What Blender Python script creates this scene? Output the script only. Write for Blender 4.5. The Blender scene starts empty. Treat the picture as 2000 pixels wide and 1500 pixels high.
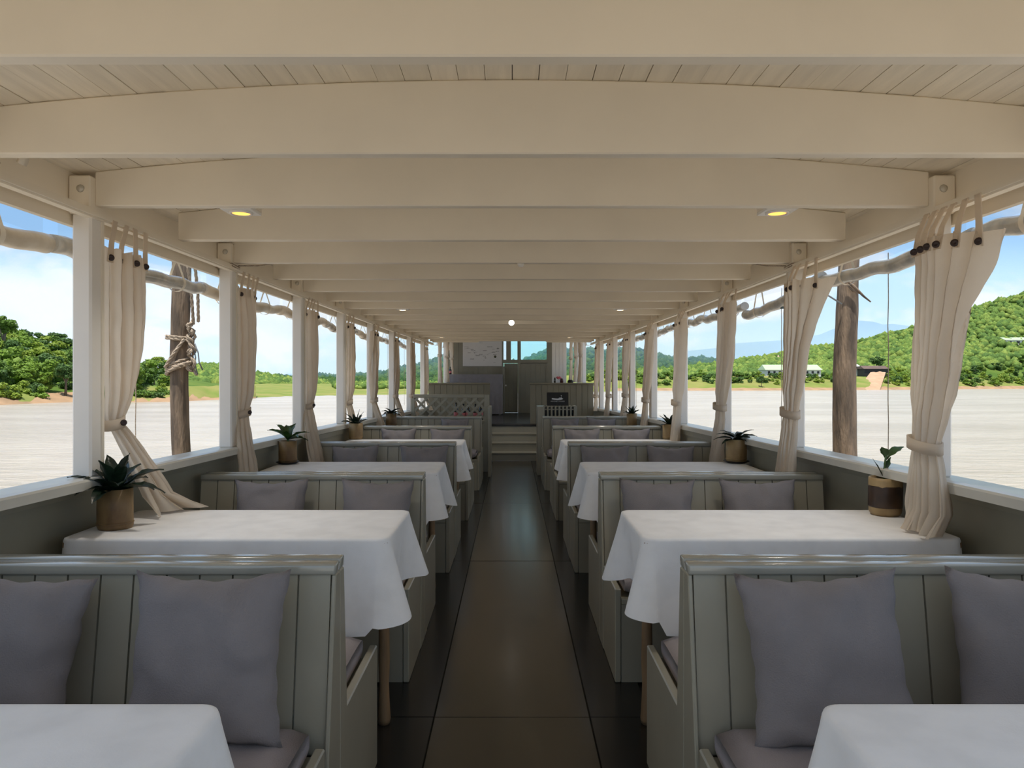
import bpy, bmesh, math, random
import numpy as np
from mathutils import Vector, Matrix, noise

S = bpy.context.scene
COL = S.collection
PI = math.pi
RND = random.Random(7)

# ------------------------------------------------------------------ camera, sky, sun, exposure
CAM_H = 1.36                      # eye height above the deck
F = 1390.0                        # focal length in pixels of the 2000 px wide frame
HOR = 737.0                       # image row of the boat's own level
cd = bpy.data.cameras.new('camera')
cd.sensor_width = 36.0
cd.lens = 36.0 * F / 2000.0
cd.shift_y = -(750.0 - HOR) / 2000.0
cd.clip_start, cd.clip_end = 0.05, 20000
cam = bpy.data.objects.new('camera', cd)
COL.objects.link(cam)
cam.location = (0, 0, CAM_H)
cam.rotation_euler = (PI / 2, 0, 0)
S.camera = cam

SUN_STRENGTH = 4.3
SKY_STRENGTH = 0.78
CLOUD_AT = (4.2711, 5.9173, 5.9977)
EXPOSURE = 0.36
HAZE = 0.00055
HAZE_FAR = 0.0009
S.view_settings.view_transform = 'Standard'
S.view_settings.look = 'None'
S.view_settings.gamma = 1.0
S.view_settings.use_curve_mapping = False
S.view_settings.exposure = EXPOSURE
S.cycles.max_bounces = 12
S.cycles.diffuse_bounces = 7
S.cycles.volume_bounces = 1

world = bpy.data.worlds.new('sky')
S.world = world
world.use_nodes = True


def build_sky():
    nt = world.node_tree
    N, L = nt.nodes, nt.links
    N.clear()
    out = N.new('ShaderNodeOutputWorld')
    bg = N.new('ShaderNodeBackground')
    bg.inputs['Strength'].default_value = SKY_STRENGTH
    L.new(bg.outputs[0], out.inputs[0])
    tc = N.new('ShaderNodeTexCoord')
    sep = N.new('ShaderNodeSeparateXYZ')
    L.new(tc.outputs['Generated'], sep.inputs[0])
    ramp = N.new('ShaderNodeValToRGB')
    e = ramp.color_ramp.elements
    e[0].position, e[0].color = 0.0, (0.52, 0.74, 0.97, 1)
    e[1].position, e[1].color = 0.9, (0.20, 0.40, 0.74, 1)
    for p, c in ((0.10, (0.40, 0.65, 0.97, 1)), (0.22, (0.31, 0.58, 0.97, 1)), (0.45, (0.24, 0.48, 0.86, 1))):
        k = e.new(p)
        k.color = c
    L.new(sep.outputs['Z'], ramp.inputs[0])
    # cumulus: noise over the direction, flattened with height
    mp = N.new('ShaderNodeMapping')
    mp.inputs['Scale'].default_value = (2.8, 2.8, 5.6)
    mp.inputs['Location'].default_value = CLOUD_AT
    L.new(tc.outputs['Generated'], mp.inputs[0])
    nz = N.new('ShaderNodeTexNoise')
    nz.inputs['Scale'].default_value = 1.15
    nz.inputs['Detail'].default_value = 10.0
    nz.inputs['Roughness'].default_value = 0.55
    nz.inputs['Distortion'].default_value = 0.35
    L.new(mp.outputs[0], nz.inputs['Vector'])
    # cloud banks thicken towards the horizon
    low = N.new('ShaderNodeMapRange')
    low.inputs['From Min'].default_value = 0.0
    low.inputs['From Max'].default_value = 0.32
    low.inputs['To Min'].default_value = 0.03
    low.inputs['To Max'].default_value = 0.035
    L.new(sep.outputs['Z'], low.inputs['Value'])
    ad = N.new('ShaderNodeMath')
    ad.operation = 'ADD'
    L.new(nz.outputs[0], ad.inputs[0])
    L.new(low.outputs[0], ad.inputs[1])
    cr = N.new('ShaderNodeValToRGB')
    cr.color_ramp.elements[0].position = 0.50
    cr.color_ramp.elements[0].color = (0, 0, 0, 1)
    cr.color_ramp.elements[1].position = 0.56
    cr.color_ramp.elements[1].color = (1, 1, 1, 1)
    L.new(ad.outputs[0], cr.inputs[0])
    nz2 = N.new('ShaderNodeTexNoise')
    nz2.inputs['Scale'].default_value = 2.8
    nz2.inputs['Detail'].default_value = 6.0
    L.new(mp.outputs[0], nz2.inputs['Vector'])
    cc = N.new('ShaderNodeValToRGB')
    cc.color_ramp.elements[0].position = 0.36
    cc.color_ramp.elements[0].color = (0.62, 0.74, 0.90, 1)
    cc.color_ramp.elements[1].position = 0.58
    cc.color_ramp.elements[1].color = (0.91, 0.94, 0.97, 1)
    L.new(nz2.outputs[0], cc.inputs[0])
    mx = N.new('ShaderNodeMixRGB')
    L.new(cr.outputs[0], mx.inputs[0])
    L.new(ramp.outputs[0], mx.inputs[1])
    L.new(cc.outputs[0], mx.inputs[2])
    L.new(mx.outputs[0], bg.inputs[0])


build_sky()
sd = bpy.data.lights.new('sun', 'SUN')
sd.energy = SUN_STRENGTH
sd.angle = 0.02
sd.color = (1.0, 0.95, 0.86)
sun = bpy.data.objects.new('sun', sd)
COL.objects.link(sun)
_el, _az = math.radians(74), math.radians(-14)       # high, from astern and slightly to port
_sv = Vector((math.sin(_az) * math.cos(_el), -math.cos(_az) * math.cos(_el), math.sin(_el)))
sun.rotation_euler = (_sv).to_track_quat('Z', 'Y').to_euler()


# ------------------------------------------------------------------ helpers
def at(px, py, y):
    """point at distance y ahead that is seen at pixel (px, py)"""
    return Vector(((px - 1000.0) * y / F, y, CAM_H - (py - HOR) * y / F))


def lin(c):
    if isinstance(c, str):
        c = [int(c[i:i + 2], 16) / 255 for i in (0, 2, 4)]
    return tuple(x / 12.92 if x <= 0.04045 else ((x + 0.055) / 1.055) ** 2.4 for x in c)


class MB:
    """collects shapes and links them as one mesh object"""

    def __init__(s):
        s.v, s.f, s.sm = [], [], []

    def add(s, vs, fs, smooth=False, M=None):
        n = len(s.v)
        for p in vs:
            p = Vector(p)
            s.v.append(tuple(M @ p if M is not None else p))
        for f in fs:
            s.f.append([n + i for i in f])
            s.sm.append(smooth)
        return s

    def box(s, x0, x1, y0, y1, z0, z1, bev=0.0, M=None, seg=1):
        if bev <= 0:
            vs = [(x, y, z) for x in (x0, x1) for y in (y0, y1) for z in (z0, z1)]
            fs = [(0, 1, 3, 2), (4, 6, 7, 5), (0, 4, 5, 1), (2, 3, 7, 6), (0, 2, 6, 4), (1, 5, 7, 3)]
            return s.add(vs, fs, False, M)
        bm = bmesh.new()
        bmesh.ops.create_cube(bm, size=1.0)
        for v in bm.verts:
            v.co = ((x0 + x1) / 2 + v.co.x * abs(x1 - x0), (y0 + y1) / 2 + v.co.y * abs(y1 - y0), (z0 + z1) / 2 + v.co.z * abs(z1 - z0))
        bmesh.ops.bevel(bm, geom=bm.edges[:], offset=bev, segments=seg, profile=0.5, affect='EDGES')
        return s.bm(bm, seg > 1, M)

    def bm(s, bm, smooth=False, M=None):
        bm.verts.index_update()
        s.add([v.co.copy() for v in bm.verts], [[v.index for v in f.verts] for f in bm.faces], smooth, M)
        bm.free()
        return s

    def prism(s, pts, axis, a, b, bev=0.0, M=None):
        """polygon pts in the two other axes, extruded along axis from a to b"""
        def P(u, v, w):
            return {'x': (w, u, v), 'y': (u, w, v), 'z': (u, v, w)}[axis]
        n = len(pts)
        bm = bmesh.new()
        A = [bm.verts.new(P(u, v, a)) for u, v in pts]
        B = [bm.verts.new(P(u, v, b)) for u, v in pts]
        bm.faces.new(A)
        bm.faces.new(B[::-1])
        for i in range(n):
            bm.faces.new((A[i], B[i], B[(i + 1) % n], A[(i + 1) % n]))
        bmesh.ops.recalc_face_normals(bm, faces=bm.faces[:])
        if bev > 0:
            ed = [e for e in bm.edges if e.calc_face_angle(0) > 0.4]
            bmesh.ops.bevel(bm, geom=ed, offset=bev, segments=1, affect='EDGES')
        return s.bm(bm, False, M)

    def sweep(s, sec, ys, smooth=False):
        """closed section sec(y)->[(x,z)...] swept along y"""
        rings = [[(x, y, z) for x, z in sec(y)] for y in ys]
        n = len(rings[0])
        vs = [p for r in rings for p in r]
        fs = []
        for k in range(len(ys) - 1):
            for i in range(n):
                j = (i + 1) % n
                fs.append((k * n + i, k * n + j, (k + 1) * n + j, (k + 1) * n + i))
        fs.append(list(range(n)))
        fs.append([(len(ys) - 1) * n + i for i in range(n)][::-1])
        return s.add(vs, fs, smooth)

    def tube(s, path, r, n=8, cap=True, smooth=True, flat=1.0):
        path = [Vector(p) for p in path]
        rr = r if hasattr(r, '__len__') else [r] * len(path)
        t0 = (path[1] - path[0]).normalized()
        up = Vector((0, 0, 1)) if abs(t0.z) < 0.9 else Vector((0, 1, 0))
        a = t0.cross(up).normalized()
        vs = []
        for i, p in enumerate(path):
            t = (path[min(i + 1, len(path) - 1)] - path[max(i - 1, 0)]).normalized()
            a = (a - t * a.dot(t)).normalized()
            b = t.cross(a)
            for k in range(n):
                w = 2 * PI * k / n
                vs.append(p + (a * math.cos(w) + b * math.sin(w) * flat) * rr[i])
        fs = []
        for i in range(len(path) - 1):
            for k in range(n):
                j = (k + 1) % n
                fs.append((i * n + k, i * n + j, (i + 1) * n + j, (i + 1) * n + k))
        s.add(vs, fs, smooth)
        if cap:
            m = len(s.v) - len(vs)
            s.f.append([m + k for k in range(n)][::-1])
            s.f.append([m + (len(path) - 1) * n + k for k in range(n)])
            s.sm += [False, False]
        return s

    def lathe(s, prof, n=24, c=(0, 0, 0), smooth=True, wob=None):
        vs = []
        for i, (r, z) in enumerate(prof):
            for k in range(n):
                w = 2 * PI * k / n
                q = r * (1 + (wob(w, z) if wob else 0))
                vs.append((c[0] + q * math.cos(w), c[1] + q * math.sin(w), c[2] + z))
        fs = []
        for i in range(len(prof) - 1):
            for k in range(n):
                j = (k + 1) % n
                fs.append((i * n + k, i * n + j, (i + 1) * n + j, (i + 1) * n + k))
        if prof[0][0] > 1e-6:
            fs.append(list(range(n))[::-1])
        if prof[-1][0] > 1e-6:
            fs.append([(len(prof) - 1) * n + k for k in range(n)])
        return s.add(vs, fs, smooth)

    def grid(s, fn, nu, nv, closed=False, smooth=True):
        vs = [fn(i / (nu if closed else nu - 1), j / (nv - 1)) for j in range(nv) for i in range(nu)]
        fs = []
        for j in range(nv - 1):
            for i in range(nu if closed else nu - 1):
                k = (i + 1) % nu
                fs.append((j * nu + i, j * nu + k, (j + 1) * nu + k, (j + 1) * nu + i))
        return s.add(vs, fs, smooth)

    def mesh(s, name, mats):
        me = bpy.data.meshes.new(name)
        me.from_pydata(s.v, [], s.f)
        for m in (mats if isinstance(mats, (list, tuple)) else [mats]):
            me.materials.append(m)
        me.polygons.foreach_set('use_smooth', s.sm)
        me.update()
        return me

    def build(s, name, mats, parent=None):
        return link(name, s.mesh(name, mats), parent)


def link(name, data, parent=None, loc=None):
    o = bpy.data.objects.new(name, data)
    COL.objects.link(o)
    if parent is not None:
        o.parent = parent
    if loc is not None:
        o.location = loc
    return o


def tag(o, label=None, cat=None, group=None, kind=None):
    if label: o['label'] = label
    if cat: o['category'] = cat
    if group: o['group'] = group
    if kind: o['kind'] = kind
    return o


def thing(name, label, cat, loc=(0, 0, 0), rz=0.0, group=None):
    o = link(name, None, None, loc)
    o.rotation_euler.z = rz
    return tag(o, label, cat, group)


def copy_tree(o, parent=None):
    c = o.copy()
    COL.objects.link(c)
    if parent is not None:
        c.parent = parent
    for ch in list(o.children):
        copy_tree(ch, c)
    return c


def mat(name, base, rough=0.6, var=0.0, vscale=4.0, bump=0.0, bscale=40.0, spec=0.5, stretch=None, col2=None, metal=0.0, randobj=0.0, alpha=1.0, trans=0.0, coat=0.0, sheen=0.0, nodes=None):
    m = bpy.data.materials.new(name)
    m.use_nodes = True
    N, L = m.node_tree.nodes, m.node_tree.links
    b = N['Principled BSDF']
    base = tuple(base)[:3]
    b.inputs['Base Color'].default_value = (*base, 1)
    b.inputs['Roughness'].default_value = rough
    b.inputs['Specular IOR Level'].default_value = spec
    b.inputs['Metallic'].default_value = metal
    b.inputs['Transmission Weight'].default_value = trans
    b.inputs['Coat Weight'].default_value = coat
    b.inputs['Coat Roughness'].default_value = 0.15
    b.inputs['Sheen Weight'].default_value = sheen
    tc = N.new('ShaderNodeTexCoord')
    mp = N.new('ShaderNodeMapping')
    L.new(tc.outputs['Object'], mp.inputs[0])
    if stretch: mp.inputs['Scale'].default_value = stretch
    col = None
    if var > 0 or col2 is not None:
        nz = N.new('ShaderNodeTexNoise')
        nz.inputs['Scale'].default_value = vscale
        nz.inputs['Detail'].default_value = 5
        L.new(mp.outputs[0], nz.inputs['Vector'])
        rp = N.new('ShaderNodeValToRGB')
        rp.color_ramp.elements[0].position = 0.35
        rp.color_ramp.elements[1].position = 0.65
        lo = tuple(c * (1 - var) for c in base)
        hi = tuple(min(1, c * (1 + var)) for c in base) if col2 is None else tuple(col2)[:3]
        if col2 is not None: lo = base
        rp.color_ramp.elements[0].color = (*lo, 1)
        rp.color_ramp.elements[1].color = (*hi, 1)
        L.new(nz.outputs[0], rp.inputs[0])
        col = rp.outputs[0]
    if randobj > 0:
        oi = N.new('ShaderNodeObjectInfo')
        hs = N.new('ShaderNodeHueSaturation')
        mr = N.new('ShaderNodeMapRange')
        mr.inputs['To Min'].default_value = 1 - randobj
        mr.inputs['To Max'].default_value = 1 + randobj
        L.new(oi.outputs['Random'], mr.inputs['Value'])
        L.new(mr.outputs[0], hs.inputs['Value'])
        mh = N.new('ShaderNodeMapRange')
        mh.inputs['To Min'].default_value = 0.5 - randobj * 0.06
        mh.inputs['To Max'].default_value = 0.5 + randobj * 0.05
        ml = N.new('ShaderNodeMath')
        ml.operation = 'FRACT'
        mm = N.new('ShaderNodeMath')
        mm.operation = 'MULTIPLY'
        mm.inputs[1].default_value = 7.31
        L.new(oi.outputs['Random'], mm.inputs[0])
        L.new(mm.outputs[0], ml.inputs[0])
        L.new(ml.outputs[0], mh.inputs['Value'])
        L.new(mh.outputs[0], hs.inputs['Hue'])
        if col is not None: L.new(col, hs.inputs['Color'])
        else: hs.inputs['Color'].default_value = (*base, 1)
        col = hs.outputs[0]
    if col is not None:
        L.new(col, b.inputs['Base Color'])
    if bump > 0:
        nb = N.new('ShaderNodeTexNoise')
        nb.inputs['Scale'].default_value = bscale
        nb.inputs['Detail'].default_value = 4
        L.new(mp.outputs[0], nb.inputs['Vector'])
        bp = N.new('ShaderNodeBump')
        bp.inputs['Strength'].default_value = bump
        bp.inputs['Distance'].default_value = 0.01
        L.new(nb.outputs[0], bp.inputs['Height'])
        L.new(bp.outputs[0], b.inputs['Normal'])
    return m


def cloth_mat(name, base, transl, bump=0.15):
    """woven cloth that lets some daylight through"""
    m = mat(name, base, 0.85, var=0.05, vscale=9, bump=bump, bscale=260, spec=0.2, sheen=0.1)
    if transl > 0:
        N, L = m.node_tree.nodes, m.node_tree.links
        tr = N.new('ShaderNodeBsdfTranslucent')
        tr.inputs[0].default_value = (*[c * 0.95 for c in base[:3]], 1)
        mx = N.new('ShaderNodeMixShader')
        mx.inputs[0].default_value = transl
        L.new(N['Principled BSDF'].outputs[0], mx.inputs[1])
        L.new(tr.outputs[0], mx.inputs[2])
        L.new(mx.outputs[0], N['Material Output'].inputs[0])
    return m


def emit(name, c, s):
    m = bpy.data.materials.new(name)
    m.use_nodes = True
    b = m.node_tree.nodes['Principled BSDF']
    b.inputs['Base Color'].default_value = (*c, 1)
    b.inputs['Emission Color'].default_value = (*c, 1)
    b.inputs['Emission Strength'].default_value = s
    return m


CREAM = mat('cream paint', (0.88, 0.80, 0.665), 0.42, var=0.03, vscale=3, bump=0.05, bscale=25, stretch=(1, 1, 1))
CREAM_PLANK = mat('cream painted boards', (0.86, 0.785, 0.65), 0.5, var=0.06, vscale=5, bump=0.12, bscale=30, stretch=(6, 0.6, 6), randobj=0.05)
WHITE = mat('white paint', (0.86, 0.825, 0.77), 0.4, var=0.03, vscale=3, bump=0.05, bscale=25)
ROOFDARK = mat('dark roof underlay', (0.05, 0.045, 0.04), 0.9)
GREY = mat('grey green gloss paint', (0.37, 0.345, 0.265), 0.3, var=0.05, vscale=4, bump=0.04, bscale=18, randobj=0.035)
GREY_DK = mat('olive grey paint', (0.235, 0.215, 0.155), 0.4, var=0.05, vscale=4, bump=0.04, bscale=18, randobj=0.03)
GREY_CAP = mat('grey green cap paint', (0.38, 0.37, 0.31), 0.16, var=0.04, vscale=4, bump=0.03, bscale=14, spec=0.8, coat=0.6)
GREY_IN = mat('grey green wall paint', (0.27, 0.255, 0.19), 0.45, var=0.06, vscale=4, bump=0.06, bscale=20)
SILLM = mat('pale grey sill paint', (0.62, 0.60, 0.53), 0.3, var=0.05, vscale=5, bump=0.05, bscale=20)
FLOORM = mat('dark varnished deck', (0.040, 0.032, 0.021), 0.24, var=0.35, vscale=2.2, bump=0.06, bscale=9, stretch=(1.2, 0.5, 1), coat=0.3)
FLOORD = mat('black brown deck edge', (0.018, 0.016, 0.014), 0.25, var=0.3, vscale=3, bump=0.05, bscale=9)
CUSH = cloth_mat('mauve grey linen', (0.265, 0.242, 0.242), 0.0, bump=0.3)
CUSH2 = cloth_mat('mauve grey seat cloth', (0.36, 0.315, 0.31), 0.0, bump=0.3)
CLOTH = cloth_mat('white table linen', (0.95, 0.945, 0.935), 0.0, bump=0.06)
CURT = cloth_mat('cream curtain linen', (0.84, 0.75, 0.63), 0.48, bump=0.12)
BUTTON = mat('dark brown button', (0.03, 0.014, 0.012), 0.35)
METAL = mat('painted steel', (0.62, 0.58, 0.5), 0.35, metal=0.3)
WOOD = mat('turned wooden leg', (0.30, 0.19, 0.10), 0.5, var=0.2, vscale=6, stretch=(4, 4, 0.7), bump=0.1)
BARK = mat('weathered timber pile', (0.30, 0.215, 0.145), 0.9, var=0.0, col2=(0.10, 0.075, 0.055), vscale=6, stretch=(3, 3, 0.5), bump=0.9, bscale=30)
ROPE = mat('hemp rope', (0.42, 0.34, 0.26), 0.9, var=0.2, vscale=60, bump=0.6, bscale=140)
VINYL = mat('clear vinyl roll', (0.40, 0.39, 0.36), 0.16, var=0.2, vscale=14, bump=0.5, bscale=14, spec=0.7, col2=(0.62, 0.58, 0.5))
VINYLB = mat('cream canvas roll', (0.62, 0.53, 0.40), 0.35, var=0.15, vscale=10, bump=0.4, bscale=16, col2=(0.74, 0.66, 0.54))
BLACK = mat('black board', (0.004, 0.004, 0.004), 0.4)
PRINTW = mat('white print', (0.72, 0.72, 0.72), 0.5)
PRINTG = mat('grey map print', (0.16, 0.15, 0.14), 0.6)
PRINTL = mat('pale map print', (0.36, 0.35, 0.33), 0.6)
PRINTO = mat('olive map print', (0.05, 0.05, 0.02), 0.6)
MAPW = mat('map paper', (0.62, 0.60, 0.58), 0.5, var=0.02)
LAMP = emit('warm downlight', (1.0, 0.55, 0.13), 1.25)
GLOBE = emit('lit globe', (1.0, 0.95, 0.86), 4.0)
LAMPW = emit('white downlight', (1.0, 0.86, 0.66), 3.0)

# ------------------------------------------------------------------ the boat: deck, roof, sides
SIDES = (('left', -1), ('right', 1))


def lerp_tab(xs, fs):
    return lambda y: float(np.interp(y, xs, fs))


XW = lerp_tab([-2, 2.9, 3.7, 5.5, 7.3, 9.2, 13, 17], [1.67, 1.67, 1.64, 1.575, 1.55, 1.515, 1.45, 1.40])      # inner face of the bulwark
XPI = lerp_tab([-2, 7, 9.4, 12, 13.2, 17], [1.572, 1.572, 1.545, 1.475, 1.455, 1.42])            # inner face of the posts
def XPO(y): return XPI(y) + 0.073
def ZS(y): return 1.03 - 0.0155 * y                                                         # top of the sill
Z_BEAM = 2.005
def ARCH(x): return Z_BEAM + 0.216 - 0.077 * (x / 1.49) ** 2                                 # underside of the roof boards
Y0, Y1 = 0.3, 13.1
POSTS = [0.38, 1.37] + [2.70 + 1.333 * k for k in range(8)]
BEAMS = [0.33, 0.82, 1.45, 2.075] + [2.70 + 0.6665 * k for k in range(16)]
YA = -0.4                                  # the sides run on aft of the roof
YR = [Y0 + (Y1 - Y0) * k / 30 for k in range(31)]
YS = [YA + (Y1 - YA) * k / 30 for k in range(31)]

# deck
fl = MB().box(-1.75, 1.75, -0.4, 17.0, -0.06, -0.012).build('floor', FLOORD)
tag(fl, kind='structure')
y = -0.4
for k, ln in enumerate([0.9, 2.35, 2.42, 2.42, 2.42, 2.4]):
    for (a, b, m) in ((-0.31, 0.31, FLOORM), (-0.56, -0.314, FLOORD), (0.314, 0.56, FLOORD)):
        MB().box(a, b, y + 0.002, min(y + ln, 11.6) - 0.002, -0.012, 0.0 + RND.uniform(-0.001, 0.001), 0.002).build('panel', m, fl)
    y += ln

# roof
ce = MB().sweep(lambda y: [(x, ARCH(x) + 0.028) for x in np.linspace(-1.78, 1.78, 25)] + [(x, ARCH(x) + 0.06) for x in np.linspace(1.78, -1.78, 25)], [Y0, Y1]).build('ceiling', ROOFDARK)
tag(ce, kind='structure')
NPL = 46
pw = 3.56 / NPL
for k in range(NPL):
    x = -1.78 + pw * (k + 0.5)
    sl = math.atan(-2 * 0.077 * x / 1.49 ** 2)
    cuts = [Y0] + sorted(RND.sample(BEAMS[3:-2], 2)) + [Y1]
    for a, b in zip(cuts, cuts[1:]):
        g = 0.0008 if RND.random() < 0.5 else 0.0016
        M = Matrix.Translation((x, 0, ARCH(x) + 0.012 + RND.uniform(-0.001, 0.001))) @ Matrix.Rotation(-sl, 4, 'Y')
        MB().box(-pw / 2 + g, pw / 2 - g, a + 0.001, b - 0.001, -0.012, 0.012, M=M).build('plank', CREAM_PLANK, ce)
for yb in BEAMS:
    h = XPI(yb) - 0.002
    xs = np.linspace(-h, h, 27)
    pts = [(-h, Z_BEAM), (h, Z_BEAM)] + [(x, ARCH(x) - 0.001) for x in xs[::-1]]
    MB().prism(pts, 'y', yb - 0.022, yb + 0.022, 0.004).build('beam', CREAM, ce)
# header board at the forward end of the saloon, raised in the middle
hh = XPI(13.05)
pts = [(-hh, 2.0), (-0.62, 2.0), (-0.56, 2.066), (0.57, 2.066), (0.64, 2.0), (hh, 2.0)] + [(x, ARCH(x) + 0.02) for x in np.linspace(hh, -hh, 13)]
tr = MB().prism(pts, 'y', 13.02, 13.06).build('trim_1', CREAM)
tag(tr, kind='structure')

for side, s in SIDES:
    w = MB().sweep(lambda y: [(s * XW(y), 0.0), (s * (XW(y) + 0.05), 0.0), (s * (XW(y) + 0.05), ZS(y) - 0.045), (s * XW(y), ZS(y) - 0.045)], [YA + (17 - YA) * k / 36 for k in range(37)]).build('wall_' + side, GREY_IN)
    tag(w, kind='structure')
    # wide sill board with a rounded inner nosing, and a thin moulding below it
    def sill(y):
        a = min(XW(y), XPI(y)) - 0.03
        b = XPO(y) + 0.06
        z = ZS(y)
        return [(s * a, z - 0.04), (s * b, z - 0.045), (s * b, z - 0.006), (s * (a + 0.03), z), (s * (a + 0.006), z - 0.003), (s * a, z - 0.01)]
    MB().sweep(sill, YS).build('sill', SILLM, w)
    MB().sweep(lambda y: [(s * (XW(y) - 0.012), ZS(y) - 0.085), (s * (XW(y) + 0.01), ZS(y) - 0.085), (s * (XW(y) + 0.01), ZS(y) - 0.0448), (s * (XW(y) - 0.018), ZS(y) - 0.0448)], YS).build('moulding', GREY_IN, w)
    # long rail under the roof edge, the outer board below it and the flat bar between
    MB().sweep(lambda y: [(s * (XPI(y) - 0.012), 1.955), (s * (XPI(y) + 0.018), 1.955), (s * (XPI(y) + 0.018), 1.99), (s * (XPI(y) - 0.012), 1.99)], YR).build('upper_rail', CREAM, w)
    MB().sweep(lambda y: [(s * (XPI(y) - 0.021), 1.962), (s * (XPI(y) - 0.0125), 1.962), (s * (XPI(y) - 0.0125), 1.974), (s * (XPI(y) - 0.021), 1.974)], YR).build('curtain_rail', CREAM, w)
    MB().sweep(lambda y: [(s * (XPO(y) + 0.006), 1.93), (s * (XPO(y) + 0.03), 1.93), (s * (XPO(y) + 0.03), 2.135), (s * (XPO(y) + 0.006), 2.135)], YR).build('outer_board', CREAM, w)
    for yp in POSTS:
        a, b = XPI(yp), XPO(yp)
        p = MB().box(s * (a + 0.0), s * b, yp - 0.043, yp + 0.043, ZS(yp) - 0.004, 1.975, 0.008).build('post', WHITE, w)
        MB().box(s * (a - 0.004), s * (b + 0.004), yp - 0.056, yp + 0.046, 1.97, 2.112, 0.005).build('post_head', CREAM, w)
        xm = s * (a + b) / 2
        MB().lathe([(0.0, 0.006), (0.013, 0.005), (0.015, 0.0), (0.0, 0.0)][::-1], 12).build('bolt', METAL, w).matrix_local = Matrix.Translation((xm - s * 0.005, yp - 0.056, 2.062)) @ Matrix.Rotation(PI / 2, 4, 'X')
        # edge strip and thin cable running down the inboard corner
        MB().box(s * (a - 0.006), s * (a + 0.012), yp + 0.02, yp + 0.034, ZS(yp), 1.96).build('edge_strip', CREAM, p)

# ------------------------------------------------------------------ steps, raised fore deck, partitions, front wall
ZP = 0.552
st = thing('staircase', 'four grey painted wooden steps at the forward end of the aisle', 'stairs', (0, 11.6, 0))
rise = [0.133, 0.273, 0.407, ZP]
for k in range(4):
    z0 = 0 if k == 0 else rise[k - 1]
    MB().box(-0.43, 0.43, 0.25 * k, 0.25 * k + 0.02, z0, rise[k] - 0.02).build('riser', GREY, st)
    if k < 3:
        MB().box(-0.43, 0.43, 0.25 * k - 0.015, 0.25 * (k + 1), rise[k] - 0.02, rise[k], 0.004).build('tread', GREY, st)
fd = MB().box(-1.46, 1.46, 12.335, 16.4, ZP - 0.04, ZP).build('floor_raised', FLOORD)
tag(fd, kind='structure')
MB().box(-0.43, 0.43, 12.325, 12.36, ZP - 0.025, ZP + 0.004, 0.004).build('nosing', FLOORM, fd)


def plank_wall(name, x0, x1, yy, z0, z1, pwid, m, cap=True, side_x=None, thick=0.04):
    o = MB().box(x0, x1, yy, yy + thick, z0, z1).build(name, m)
    tag(o, kind='structure')
    n = max(1, round((x1 - x0) / pwid))
    d = (x1 - x0) / n
    for k in range(n):
        MB().box(x0 + d * k + 0.0025, x0 + d * (k + 1) - 0.0025, yy - 0.012, yy, z0, z1 - 0.002).build('plank', m, o)
    if cap:
        MB().box(x0 - 0.01, x1 + 0.01, yy - 0.03, yy + thick + 0.01, z1, z1 + 0.03, 0.006).build('cap_rail', m, o)
    return o


plank_wall('partition', -1.46, -0.385, 12.42, 0.0, 1.235, 0.105, GREY_DK)
plank_wall('partition', 0.315, 1.42, 12.42, 0.0, 1.235, 0.105, GREY_DK)

YF = 16.2                                  # front wall of the cabin
wf = tag(MB().box(-1.55, -0.215, YF, YF + 0.05, ZP, 2.55).build('wall_front', GREY_DK), kind='structure')
for k in range(12):
    x = -1.55 + 1.335 / 12 * k
    MB().box(x + 0.002, x + 1.335 / 12 - 0.002, YF - 0.014, YF, ZP, 2.5).build('plank', GREY_DK, wf)
wr = tag(MB().box(0.80, 0.905, YF - 0.03, YF + 0.05, ZP, 2.5).build('wall_front_post', GREY_DK), kind='structure')
wp = tag(MB().box(0.905, 1.24, YF, YF + 0.05, ZP, 2.5).build('wall_front_white', WHITE), kind='structure')
for k in range(4):
    MB().box(0.905 + k * 0.0835 + 0.002, 0.905 + (k + 1) * 0.0835 - 0.002, YF - 0.014, YF, ZP, 2.48).build('plank', WHITE, wp)
# lintel rail, frame posts
MB().box(-0.215, 0.80, YF - 0.03, YF + 0.04, 1.685, 1.75, 0.006).build('rail', GREY_DK, wf)
for a, b in ((-0.235, -0.205), (0.135, 0.19)):
    MB().box(a, b, YF - 0.035, YF + 0.045, ZP, 2.5, 0.005).build('frame_post', GREY_DK, wf)
MB().box(-0.12, -0.035, YF - 0.03, YF + 0.04, 1.75, 2.5, 0.005).build('frame_post', GREY_DK, wf)
MB().box(-0.215, 0.80, YF - 0.03, YF + 0.04, 2.42, 2.52).build('rail', GREY_DK, wf)
# the fixed panel right of the door
MB().box(0.19, 0.80, YF, YF + 0.04, ZP, 1.685).build('panel', GREY_DK, wf)
MB().box(0.765, 0.80, YF - 0.02, YF, ZP, 1.685).build('frame_post', GREY_DK, wf)
for k in range(5):
    MB().box(0.19 + k * 0.115 + 0.002, 0.19 + (k + 1) * 0.115 - 0.002, YF - 0.01, YF, ZP, 1.66).build('plank', GREY_DK, wf)


def glass_mat(name, tint):
    m = bpy.data.materials.new(name)
    m.use_nodes = True
    N, L = m.node_tree.nodes, m.node_tree.links
    N.remove(N['Principled BSDF'])
    t = N.new('ShaderNodeBsdfTransparent')
    t.inputs[0].default_value = (*tint, 1)
    g = N.new('ShaderNodeBsdfGlossy')
    g.inputs['Roughness'].default_value = 0.03
    mx = N.new('ShaderNodeMixShader')
    mx.inputs[0].default_value = 0.04
    L.new(t.outputs[0], mx.inputs[1])
    L.new(g.outputs[0], mx.inputs[2])
    L.new(mx.outputs[0], N['Material Output'].inputs[0])
    return m


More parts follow.
